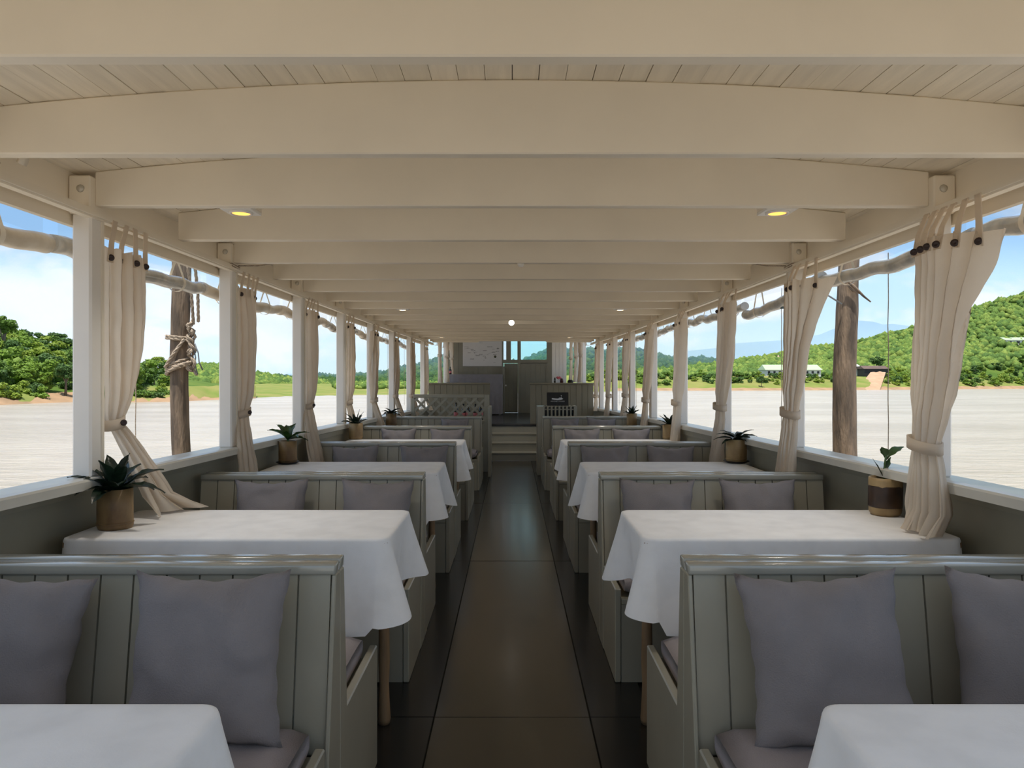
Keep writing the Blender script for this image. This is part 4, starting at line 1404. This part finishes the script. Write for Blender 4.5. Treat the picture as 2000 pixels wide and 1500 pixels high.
m = MB()
for (xa, xb_, ya, yb2) in ((-900, 900, -300, 700),):
    m.grid(lambda u, v: (xa + (xb_ - xa) * u, ya + (yb2 - ya) * v, CAM_H - HC - TILT * (ya + (yb2 - ya) * v)), 12, 12)
tag(m.build('river', WATER), kind='structure')


def ground_mat(name, c1, c2, sc, c3=None):
    return mat(name, c1, 0.95, col2=c2, vscale=sc, bump=0.5, bscale=sc * 6, spec=0.1)
GRASS = ground_mat('bank grass', (0.16, 0.22, 0.045), (0.26, 0.25, 0.08), 0.12)
GRASSM = ground_mat('hill undergrowth', (0.07, 0.13, 0.022), (0.12, 0.18, 0.035), 0.05)
MUD = ground_mat('sandy mud', (0.42, 0.27, 0.16), (0.30, 0.20, 0.12), 0.25)
SANDM = ground_mat('pale sand', (0.50, 0.335, 0.22), (0.42, 0.28, 0.18), 0.3)
FAR = ground_mat('far forest', (0.035, 0.075, 0.03), (0.055, 0.10, 0.035), 0.012)

HILLS = {}
def hill(name, cols, m, nrow=16, ncol=90, rough=0.5, seed=1, prof=0.8, back=True):
    """cols: (px, base distance, base row or None for the waterline, ridge distance, ridge row); returns the sampler"""
    P = [c[0] for c in cols]
    ip = lambda k: (lambda q: float(np.interp(q, P, [c[k] for c in cols])))
    yb_, zb_, yr, zr_ = ip(1), (lambda q: float(np.interp(q, P, [(-0.4 if c[2] is None else gz(c[1], c[2])) for c in cols]))), ip(3), (lambda q: float(np.interp(q, P, [gz(c[3], c[4]) for c in cols])))

    def fn(u, t):
        q = P[0] + (P[-1] - P[0]) * u
        y = yb_(q) + (yr(q) - yb_(q)) * min(t, 1)
        z = zb_(q) + (zr_(q) - zb_(q)) * min(t, 1) ** prof
        # columns keep their bearing, so the crest lies where it is seen
        if t > 1:
            y = yr(q) * (1 + 0.35 * (t - 1))
            z = zr_(q) * (1 - 0.9 * (t - 1) ** 2) - 0.0
        p = gnd(q, y, z)
        w = min(1, t * 3) * rough * (yr(q) / 100.0)
        p.z += w * (noise.noise((p.x / (yr(q) * .07) + seed, p.y / (yr(q) * .07), 0)) + 0.5 * noise.noise((p.x / (yr(q) * .025) + seed, p.y / (yr(q) * .025), 3))) * 0.5
        return p
    T = 1.6 if back else 1.0
    o = MB().grid(lambda u, v: fn(u, v * T), ncol, nrow + (8 if back else 0)).build(name, m)
    tag(o, kind='structure')
    return fn


h_left = hill('hill', [(-500, 60, None, 150, 668), (-200, 68, None, 150, 676), (0, 73, None, 150, 690), (140, 86, None, 160, 697), (245, 84, None, 150, 722), (341, 87, None, 165, 738), (430, 100, None, 180, 750), (470, 104, None, 190, 753)], GRASSM, rough=0.7, seed=2, prof=0.7)
h_l2 = hill('hill', [(330, 260, 762, 520, 733), (365, 260, 762, 520, 724), (410, 260, 762, 520, 720), (450, 260, 763, 520, 725), (500, 270, 764, 560, 738), (560, 300, 764, 600, 747), (640, 330, 765, 640, 752)], GRASSM, rough=0.6, seed=5)
h_l3 = hill('hill', [(440, 500, 758, 1000, 748), (500, 500, 760, 1000, 744), (540, 500, 760, 1000, 741), (580, 500, 760, 1000, 744), (630, 500, 760, 1000, 748), (680, 500, 760, 1100, 745), (720, 560, 760, 1150, 742), (760, 600, 760, 1200, 741)], FAR, rough=0.5, seed=8)
h_c = hill('hill', [(560, 700, 760, 1300, 750), (610, 700, 760, 1300, 743), (650, 700, 760, 1300, 742), (690, 700, 760, 1300, 738), (740, 700, 760, 1300, 735), (800, 700, 760, 1300, 722), (870, 700, 760, 1300, 702), (950, 700, 760, 1300, 716), (1010, 700, 760, 1300, 713), (1035, 700, 760, 1300, 704), (1075, 700, 760, 1300, 689), (1130, 700, 760, 1300, 686), (1180, 700, 760, 1300, 690), (1210, 700, 760, 1300, 686), (1235, 700, 760, 1300, 688), (1270, 700, 760, 1300, 695), (1312, 700, 760, 1300, 703), (1370, 700, 760, 1300, 706), (1450, 700, 760, 1300, 710), (1540, 700, 760, 1300, 722)], FAR, nrow=24, ncol=160, rough=0.8, seed=11)
h_r = hill('hill', [(1150, 262, None, 420, 744), (1250, 275, None, 440, 738), (1340, 282, None, 450, 727), (1440, 285, None, 470, 712), (1500, 292, None, 500, 704), (1587, 300, None, 560, 684), (1626, 310, None, 580, 679), (1667, 320, None, 600, 673), (1784, 345, None, 620, 647), (1896, 375, None, 640, 606), (2000, 405, None, 660, 579), (2120, 440, None, 680, 545), (2350, 480, None, 700, 500), (2600, 520, None, 720, 480)], GRASSM, nrow=30, ncol=160, rough=0.5, seed=14, prof=1.25)
m_r = hill('mountain', [(1240, 3600, 752, 5200, 715), (1300, 3600, 752, 5200, 699), (1342, 3600, 752, 5200, 686), (1360, 3600, 752, 5200, 684), (1400, 3600, 752, 5200, 679), (1437, 3600, 752, 5200, 669), (1500, 3600, 752, 5200, 665), (1534, 3600, 752, 5200, 662), (1600, 3600, 752, 5200, 652), (1628, 3600, 752, 5200, 641), (1672, 3600, 752, 5200, 624), (1709, 3600, 752, 5200, 628), (1724, 3600, 752, 5200, 633), (1743, 3600, 752, 5200, 631), (1787, 3600, 752, 5200, 637), (1900, 3600, 752, 5200, 650), (2100, 3600, 752, 5200, 662), (2400, 3600, 752, 5200, 690)], FAR, ncol=200, rough=0.25, seed=21)
m_l = hill('mountain', [(430, 3600, 752, 5200, 745), (490, 3600, 752, 5200, 735), (530, 3600, 752, 5200, 737), (563, 3600, 752, 5200, 729), (600, 3600, 752, 5200, 735), (660, 3600, 752, 5200, 744), (720, 3600, 752, 5200, 750)], FAR, ncol=80, rough=0.12, seed=25)

# low banks at the water's edge
def bank(name, cols, m, z1, depth, seed):
    P = [c[0] for c in cols]
    yb_ = lambda q: float(np.interp(q, P, [c[1] for c in cols]))
    def fn(u, v):
        q = P[0] + (P[-1] - P[0]) * u
        y = yb_(q) + depth * v + 0.02 * depth * noise.noise((q * 0.05, v * 3, seed))
        return gnd(q, y, -0.3 + (z1 + 0.3) * (v ** 0.7) + 0.25 * noise.noise((q * 0.06, v * 4, seed + 4)))
    tag(MB().grid(fn, 130, 10).build(name, m), kind='structure')
    return fn
b_l = bank('bank', [(-500, 59), (-200, 67), (0, 72), (140, 85), (245, 83), (341, 86), (420, 98), (483, 104), (500, 110)], MUD, 1.1, 7, 1)
b_l2 = bank('bank', [(-500, 64), (-200, 71), (0, 74), (60, 78), (100, 85), (140, 90), (200, 86), (245, 84), (341, 87), (420, 98.8), (483, 105), (500, 110.5)], GRASS, 1.9, 9, 2)
b_far = bank('bank', [(440, 104), (483, 106), (610, 126), (680, 134), (760, 141), (850, 156), (960, 175), (1100, 201), (1200, 218)], GRASS, 2.6, 170, 3)
b_r0 = bank('bank', [(1100, 252), (1280, 258), (1440, 262), (1600, 280), (1800, 318), (2000, 380), (2300, 440), (2600, 500)], MUD, 1.6, 12, 4)
b_r = bank('bank', [(1100, 255), (1280, 261), (1440, 265), (1600, 283), (1800, 322), (2000, 386), (2300, 446), (2600, 506)], GRASS, 6.0, 34, 5)

# ------------------------------------------------------------------ trees and bushes
def leaf_mats():
    r = []
    for i, c in enumerate(((0.17, 0.28, 0.03), (0.12, 0.215, 0.03), (0.075, 0.15, 0.033), (0.23, 0.32, 0.035))):
        mm = cloth_mat('tree leaves %d' % i, c, 0.25, bump=0.0)
        mm.node_tree.nodes['Principled BSDF'].inputs['Roughness'].default_value = 0.5
        r.append(mm)
    return r
LV = leaf_mats()
TRUNK = mat('tree trunk', (0.16, 0.13, 0.10), 0.9, var=0.2, vscale=3)


def crown_mesh(seed, rx, rz, nb, nl, ls, m, shape='round'):
    rr = np.random.RandomState(seed)
    vs, fs = [], []
    blobs = []
    for i in range(nb):
        while True:
            p = rr.uniform(-1, 1, 3)
            if np.dot(p, p) < 1: break
        if shape == 'tall': p[2] = p[2] * 1.0
        if p[2] < -0.2: p[:2] *= 0.8
        blobs.append((p[0] * rx * 0.78, p[1] * rx * 0.78, p[2] * rz * 0.8, rx * rr.uniform(0.22, 0.42)))
    for i in range(nl):
        bx, by, bz, br = blobs[rr.randint(nb)]
        d = rr.normal(size=3)
        d /= np.linalg.norm(d)
        if d[2] < -0.3: d[2] *= -1
        c = np.array((bx, by, bz)) + d * br * rr.uniform(0.75, 1.05) * np.array((1, 1, 0.7))
        nrm = d * 0.6 + rr.normal(size=3) * 0.35 + np.array((0, 0, 0.35))
        nrm /= np.linalg.norm(nrm)
        a = np.cross(nrm, rr.normal(size=3))
        a /= np.linalg.norm(a) + 1e-9
        b_ = np.cross(nrm, a)
        s_ = ls * rr.uniform(0.6, 1.3)
        k = len(vs)
        vs += [tuple(c + a * s_), tuple(c + b_ * s_ * 0.7), tuple(c - a * s_), tuple(c - b_ * s_ * 0.7)]
        fs.append((k, k + 1, k + 2, k + 3))
    # inner masses so that the crown is not see-through
    mb = MB()
    mb.add(vs, fs, False)
    ico = bmesh.new()
    bmesh.ops.create_icosphere(ico, subdivisions=1, radius=1)
    iv = [v.co.copy() for v in ico.verts]
    jf = [[v.index for v in f.verts] for f in ico.faces]
    ico.free()
    for bx, by, bz, br in blobs:
        mb.add([(bx + v.x * br * 0.74, by + v.y * br * 0.74, bz + v.z * br * 0.6) for v in iv], jf, False)
    return mb.mesh('crown', m)


CROWN = [crown_mesh(40 + i, 1.0, [0.95, 1.15, 0.8, 1.3, 1.0, 0.7][i], 16, 1500, 0.085, LV[i % 4], 'round') for i in range(6)]
CROWN += [crown_mesh(60, 1.0, 0.9, 16, 1500, 0.085, LV[3]), crown_mesh(61, 1.0, 1.1, 16, 1500, 0.085, LV[2])]
BUSHM = [crown_mesh(70 + i, 1.0, 0.62, 9, 700, 0.10, LV[i % 4]) for i in range(4)]
TRM = MB().tube([(0, 0, 0), (0.02, 0.01, 0.5), (-0.01, 0.0, 1.0)], [0.07, 0.05, 0.03], 7).tube([(0.0, 0, 0.5), (0.25, 0.05, 0.95)], [0.035, 0.015], 5).tube([(0.0, 0, 0.55), (-0.22, -0.08, 1.0)], [0.03, 0.012], 5).mesh('trunk', TRUNK)
COLN = ['yellow green', 'mid green', 'dark green', 'bright lime']


def tree(p, h, r, ci, label, group):
    t = thing('tree', label, 'tree', p, RND.uniform(0, 6), group)
    c = link('crown', CROWN[ci], t, (0, 0, h - r * 0.95))
    c.scale = (r, r * RND.uniform(0.9, 1.1), r)
    k = link('trunk', TRM, t)
    k.scale = (h * 0.55, h * 0.55, h - r * 0.9)
    return t


def bush(p, r, ci, label, group):
    o = link('bush', BUSHM[ci], None, p + Vector((0, 0, r * 0.35)))
    o.scale = (r, r, r)
    o.rotation_euler.z = RND.uniform(0, 6)
    return tag(o, label, 'bush', group)


rt = random.Random(31)
PLANTED = []                                # (object, what, colour, column) of every tree and bush, labelled once all stand
CROWNC = ['yellow green', 'green', 'dark green', 'lime green', 'yellow green', 'green', 'lime green', 'dark green']


def put_tree(p, h, r, ci, group):
    o = tree(p, h, r, ci, 'tree', group)
    PLANTED.append((o, 'tree', CROWNC[ci], 1000 + p.x * F / p.y))


def put_bush(p, r, ci, group):
    o = bush(p, r, ci, 'bush', group)
    PLANTED.append((o, 'bush', CROWNC[ci], 1000 + p.x * F / p.y))


# port bank: ranks of trees rising from bushes at the water
for k in range(84):
    q = -170 + 320 * ((k * 0.618) % 1.0)
    t = (0.12, 0.26, 0.42, 0.60, 0.80, 0.95)[k % 6] + rt.uniform(-0.05, 0.05)
    p = h_left((q + 500) / 970, t)
    r = rt.uniform(1.7, 2.7) * (0.85 + 0.5 * t)
    put_tree(p, r * rt.uniform(1.55, 1.95), r, rt.randrange(8), 'trees on the left bank')
for k in range(40):
    q = 195 + 150 * ((k * 0.618) % 1.0)
    t = (0.10, 0.25, 0.5, 0.8)[k % 4] + rt.uniform(-0.04, 0.04)
    p = h_left((q + 500) / 970, t)
    r = rt.uniform(1.3, 2.2) * (1.0 + 0.4 * t) * (1.25 if q < 265 else 0.85)
    put_tree(p, r * rt.uniform(1.7, 2.1), r, rt.randrange(8), 'trees on the left bank')
for k in range(40):
    q = rt.choice((rt.uniform(-150, 100), rt.uniform(-60, 90), rt.uniform(180, 345)))
    t = rt.uniform(0.03, 0.10)
    put_bush(h_left((q + 500) / 970, t), rt.uniform(0.9, 1.7), rt.randrange(4), 'bushes along the left bank')
tree(h_left((128 + 500) / 970, 0.05), 4.4, 1.5, 2, 'small flat crowned tree standing alone by the left shore', None)
tree(h_left((8 + 500) / 970, 0.50), 8.2, 2.0, 5, 'tallest thin tree rising above the left bank wood', None)

# starboard bank
GREENB = mat('pale green sheet roof', (0.42, 0.55, 0.34), 0.5, bump=0.2, bscale=2)
WALLB = mat('pale house wall', (0.72, 0.72, 0.68), 0.7)
BROWNR = mat('rusty brown roof', (0.13, 0.085, 0.07), 0.8, var=0.2, vscale=0.5)
DARKW = mat('dark opening', (0.03, 0.03, 0.03), 0.6)
PEACH = mat('pinkish temple roof', (0.60, 0.42, 0.32), 0.7, bump=0.3, bscale=1)


def house(name, label, px0, px1, py_base, py_eave, py_ridge, y, roof, wallm, depth=8, nwin=6, over=0.6):
    x0, x1 = (px0 - 1000) * y / F, (px1 - 1000) * y / F
    z0, z1, z2 = (at(0, q, y).z for q in (py_base, py_eave, py_ridge))
    o = thing(name, label, 'building', ((x0 + x1) / 2, y, z0))
    w = (x1 - x0) / 2
    MB().box(-w + over, w - over, 0, depth, -3, z1 - z0).build('wall', wallm, o)
    hgt = z1 - z0
    rv = [(-w, -over, hgt - 0.1), (w, -over, hgt - 0.1), (w, depth + over, hgt - 0.1), (-w, depth + over, hgt - 0.1), (-w * 0.97, depth / 2, z2 - z0), (w * 0.97, depth / 2, z2 - z0)]
    MB().add(rv, [(0, 1, 5, 4), (2, 3, 4, 5), (1, 2, 5), (3, 0, 4), (0, 3, 2, 1)]).build('roof', roof, o)
    for k in range(nwin):
        a = -w + over + (2 * w - 2 * over) * (k + 0.3) / nwin
        MB().box(a, a + (2 * w - 2 * over) / nwin * 0.4, -0.06, 0.0, hgt * 0.3, hgt * 0.75).build('window', DARKW, o)
    return o


house('long_house', 'long white building under a pale green roof on the right bank', 1494, 1606, 733, 722, 712, 310, GREENB, WALLB, 9, 10)
house('shed', 'low shed with a rusty brown roof above the sand slope', 1686, 1736, 728, 720, 714, 345, BROWNR, DARKW, 7, 4)
house('small_house', 'small white house tucked left of the brown shed', 1655, 1680, 722, 715, 711, 352, WALLB, WALLB, 6, 2)
house('hillside_house', 'white flat roofed house on the hill at the right edge', 1963, 2030, 673, 664, 658, 520, GREENB, WALLB, 12, 4)
tp = at(1520, 716, 470)
st_ = thing('temple_roof', 'peach coloured tiered temple roof rising over the trees, right bank', 'building', tp)
for k, (w, z0, z1) in enumerate(((5.2, 0, 2.2), (3.7, 2.0, 4.2), (2.3, 4.0, 5.8), (0.9, 5.6, 7.6))):
    MB().add([(-w, -w, z0), (w, -w, z0), (w, w, z0), (-w, w, z0), (-w * .25, 0, z1), (w * .25, 0, z1)], [(0, 1, 5, 4), (2, 3, 4, 5), (1, 2, 5), (3, 0, 4), (0, 3, 2, 1)]).build('tier', PEACH, st_)
# sand slope below the shed
def sandfn(u, v):
    yy = 298 + 44 * v
    a = at(1672 + 28 * v, 762 - 36 * v, yy)
    b_ = at(1718 + 12 * v, 762 - 36 * v, yy)
    q = a.lerp(b_, u)
    q.z += 0.35 * noise.noise((u * 4, v * 6, 2)) - 1.2 * abs(u - 0.5) ** 2
    return q
tag(MB().grid(sandfn, 16, 16).build('sand_slope', SANDM), kind='structure')

for k in range(120):
    q = 1150 + 1000 * ((k * 0.618) % 1.0)
    if k < 36: q = rt.uniform(1150, 1430)
    t = rt.uniform(0.04, 0.26)
    if 1480 < q < 1620 and t < 0.12: t += 0.12
    if 1670 < q < 1740: t = rt.uniform(0.2, 0.3)
    p = h_r((q - 1150) / 1450, t)
    r = rt.uniform(1.8, 3.3) * (1.15 if q > 1700 else 0.85)
    put_tree(p, r * rt.uniform(1.7, 2.3), r, rt.randrange(8), 'trees along the right bank')
tree(at(1712, 724, 372), 8.5, 4.0, 2, 'broad dark tree rising behind the brown shed', None)
tree(at(1552, 737, 296), 5.0, 1.9, 2, 'round dark tree standing in front of the green roofed building', None)
tree(at(1487, 755, 275), 4.2, 1.6, 7, 'dark round tree alone on the grassy right shore', None)
for k in range(190):
    q = 1150 + 960 * ((k * 0.618) % 1.0)
    if 1668 < q < 1728: q += 70
    p = b_r((q - 1100) / 1500, rt.uniform(0.5, 0.99) if k % 4 else rt.uniform(0.2, 0.5))
    put_bush(p, rt.uniform(1.2, 2.9) * (1.3 if q > 1750 else 1), rt.randrange(4), 'bushes along the right bank')

AREAS = ((-9999, 0, 'past the left edge of the view'), (0, 137, 'left of the first left post'), (137, 275, 'behind the first left curtain'), (275, 600, 'by the roped left pile'),
         (600, 1180, 'behind the far right curtains'), (1180, 1313, 'left of the fourth right curtain'), (1313, 1410, 'between the fourth and third right curtains'),
         (1410, 1560, 'between the third and second right curtains'), (1560, 1648, 'left of the dark right pile'), (1648, 1780, 'right of the dark right pile'),
         (1780, 2000, 'around the first right curtain'), (2000, 9999, 'past the right edge of the view'))
ORD = ['first', 'second', 'third', 'fourth', 'fifth', 'sixth', 'seventh', 'eighth', 'ninth', 'tenth', 'eleventh', 'twelfth', 'thirteenth', 'fourteenth', 'fifteenth', 'sixteenth', 'seventeenth', 'eighteenth', 'nineteenth', 'twentieth']
for lo, hi, txt in AREAS:
    for what in ('tree', 'bush'):
        for c in sorted(set(CROWNC)):
            mem = sorted((e for e in PLANTED if lo <= e[3] < hi and e[1] == what and e[2] == c), key=lambda e: e[3])
            for n, e in enumerate(mem):
                e[0]['label'] = '%s bank %s %s%s' % (c, what, txt, '' if len(mem) == 1 else ', %s from left' % ORD[min(n, 19)])


def forest(label, fn, n, r0, r1, m, seed, tr=(0.05, 1.05), ur=(0, 1), sub=1):
    """hundreds of far tree tops on a hill, too many to tell apart: one mesh"""
    rr = np.random.RandomState(seed)
    ico = bmesh.new()
    bmesh.ops.create_icosphere(ico, subdivisions=sub, radius=1)
    iv = np.array([v.co[:] for v in ico.verts])
    jf = np.array([[v.index for v in f.verts] for f in ico.faces])
    ico.free()
    V = np.zeros((n, len(iv), 3))
    for i in range(n):
        u, t = rr.uniform(*ur), rr.uniform(*tr)
        p = fn(u, t)
        r = rr.uniform(r0, r1)
        jit = 1 + rr.uniform(-0.28, 0.28, (len(iv), 1))
        V[i] = iv * jit * r * np.array((1, 1, rr.uniform(0.8, 1.25))) + np.array((p.x, p.y, p.z + r * 0.5))
    Fc = (jf[None] + (np.arange(n) * len(iv))[:, None, None]).reshape(-1, 3)
    me = bpy.data.meshes.new('forest')
    me.vertices.add(n * len(iv))
    me.vertices.foreach_set('co', V.reshape(-1))
    me.loops.add(len(Fc) * 3)
    me.loops.foreach_set('vertex_index', Fc.reshape(-1).astype(np.int32))
    me.polygons.add(len(Fc))
    me.polygons.foreach_set('loop_start', np.arange(0, len(Fc) * 3, 3, dtype=np.int32))
    me.update(calc_edges=True)
    # natural colour differences from tree to tree
    at_ = me.color_attributes.new('tint', 'FLOAT_COLOR', 'POINT')
    tint = np.repeat(rr.uniform(0, 1, n), len(iv))
    col = np.stack([tint, tint, tint, np.ones_like(tint)], 1)
    at_.data.foreach_set('color', col.reshape(-1).astype(np.float32))
    me.materials.append(m)
    o = link('forest', me)
    return tag(o, label, 'forest', kind='stuff')


def forest_mat(name, a, b_, c):
    m = mat(name, a, 0.95, bump=0.8, bscale=0.5, spec=0.05)
    N, L = m.node_tree.nodes, m.node_tree.links
    at_ = N.new('ShaderNodeVertexColor')
    at_.layer_name = 'tint'
    rp = N.new('ShaderNodeValToRGB')
    rp.color_ramp.elements[0].color = (*a, 1)
    rp.color_ramp.elements[1].color = (*c, 1)
    k = rp.color_ramp.elements.new(0.55)
    k.color = (*b_, 1)
    L.new(at_.outputs[0], rp.inputs[0])
    tc = N.new('ShaderNodeTexCoord')
    nz = N.new('ShaderNodeTexNoise')
    nz.inputs['Scale'].default_value = 0.9
    nz.inputs['Detail'].default_value = 6
    L.new(tc.outputs['Object'], nz.inputs['Vector'])
    mr = N.new('ShaderNodeMapRange')
    mr.inputs['From Min'].default_value = 0.3
    mr.inputs['From Max'].default_value = 0.7
    mr.inputs['To Min'].default_value = 0.6
    mr.inputs['To Max'].default_value = 1.35
    L.new(nz.outputs[0], mr.inputs['Value'])
    mx = N.new('ShaderNodeMixRGB')
    mx.blend_type = 'MULTIPLY'
    mx.inputs[0].default_value = 1
    L.new(rp.outputs[0], mx.inputs[1])
    L.new(mr.outputs[0], mx.inputs[2])
    L.new(mx.outputs[0], N['Principled BSDF'].inputs['Base Color'])
    return m


FM1 = forest_mat('hill trees', (0.075, 0.135, 0.038), (0.125, 0.195, 0.045), (0.195, 0.255, 0.06))  # greens paler and duller, a little haze put into the colour
FM2 = forest_mat('far trees', (0.03, 0.07, 0.025), (0.05, 0.10, 0.03), (0.075, 0.125, 0.035))
forest('mixed green wood covering the hillside right of the river', h_r, 9000, 1.6, 3.4, FM1, 1, (0.22, 1.06))
forest('wood covering the low hill beyond the left bend', h_l2, 2600, 1.8, 3.2, FM1, 2, (0.0, 1.05))
forest('far wooded ridge straight down the river', h_c, 7000, 3.5, 6.5, FM2, 3, (0.0, 1.05), (0, 1), 1)
forest('far wood along the left reach', h_l3, 3000, 2.5, 4.5, FM2, 4, (0.0, 1.05))
forest('wood on the slope behind the left bank trees', h_left, 500, 1.0, 1.9, FM1, 5, (0.2, 1.05), (0.0, 0.66))
forest('low wood along the far left shore', b_far, 700, 0.5, 1.1, FM1, 6, (0.3, 1.0), (0.28, 0.75))

# ------------------------------------------------------------------ the day's haze over the far country
def haze(label, dens, box):
    hz = bpy.data.materials.new('haze')
    hz.use_nodes = True
    N, L = hz.node_tree.nodes, hz.node_tree.links
    N.remove(N['Principled BSDF'])
    vsc = N.new('ShaderNodeVolumeScatter')
    vsc.inputs['Color'].default_value = (0.33, 0.54, 1.0, 1)
    vsc.inputs['Density'].default_value = dens
    L.new(vsc.outputs[0], N['Material Output'].inputs['Volume'])
    tag(MB().box(*box).build('haze', hz), label, 'haze', kind='stuff')


haze('low daylight haze along the river reach', HAZE, (-2500, 2500, 700, 2390, -80, 130))
haze('thick blue haze in front of the far mountains', HAZE_FAR, (-4500, 4500, 2400, 3500, -120, 500))
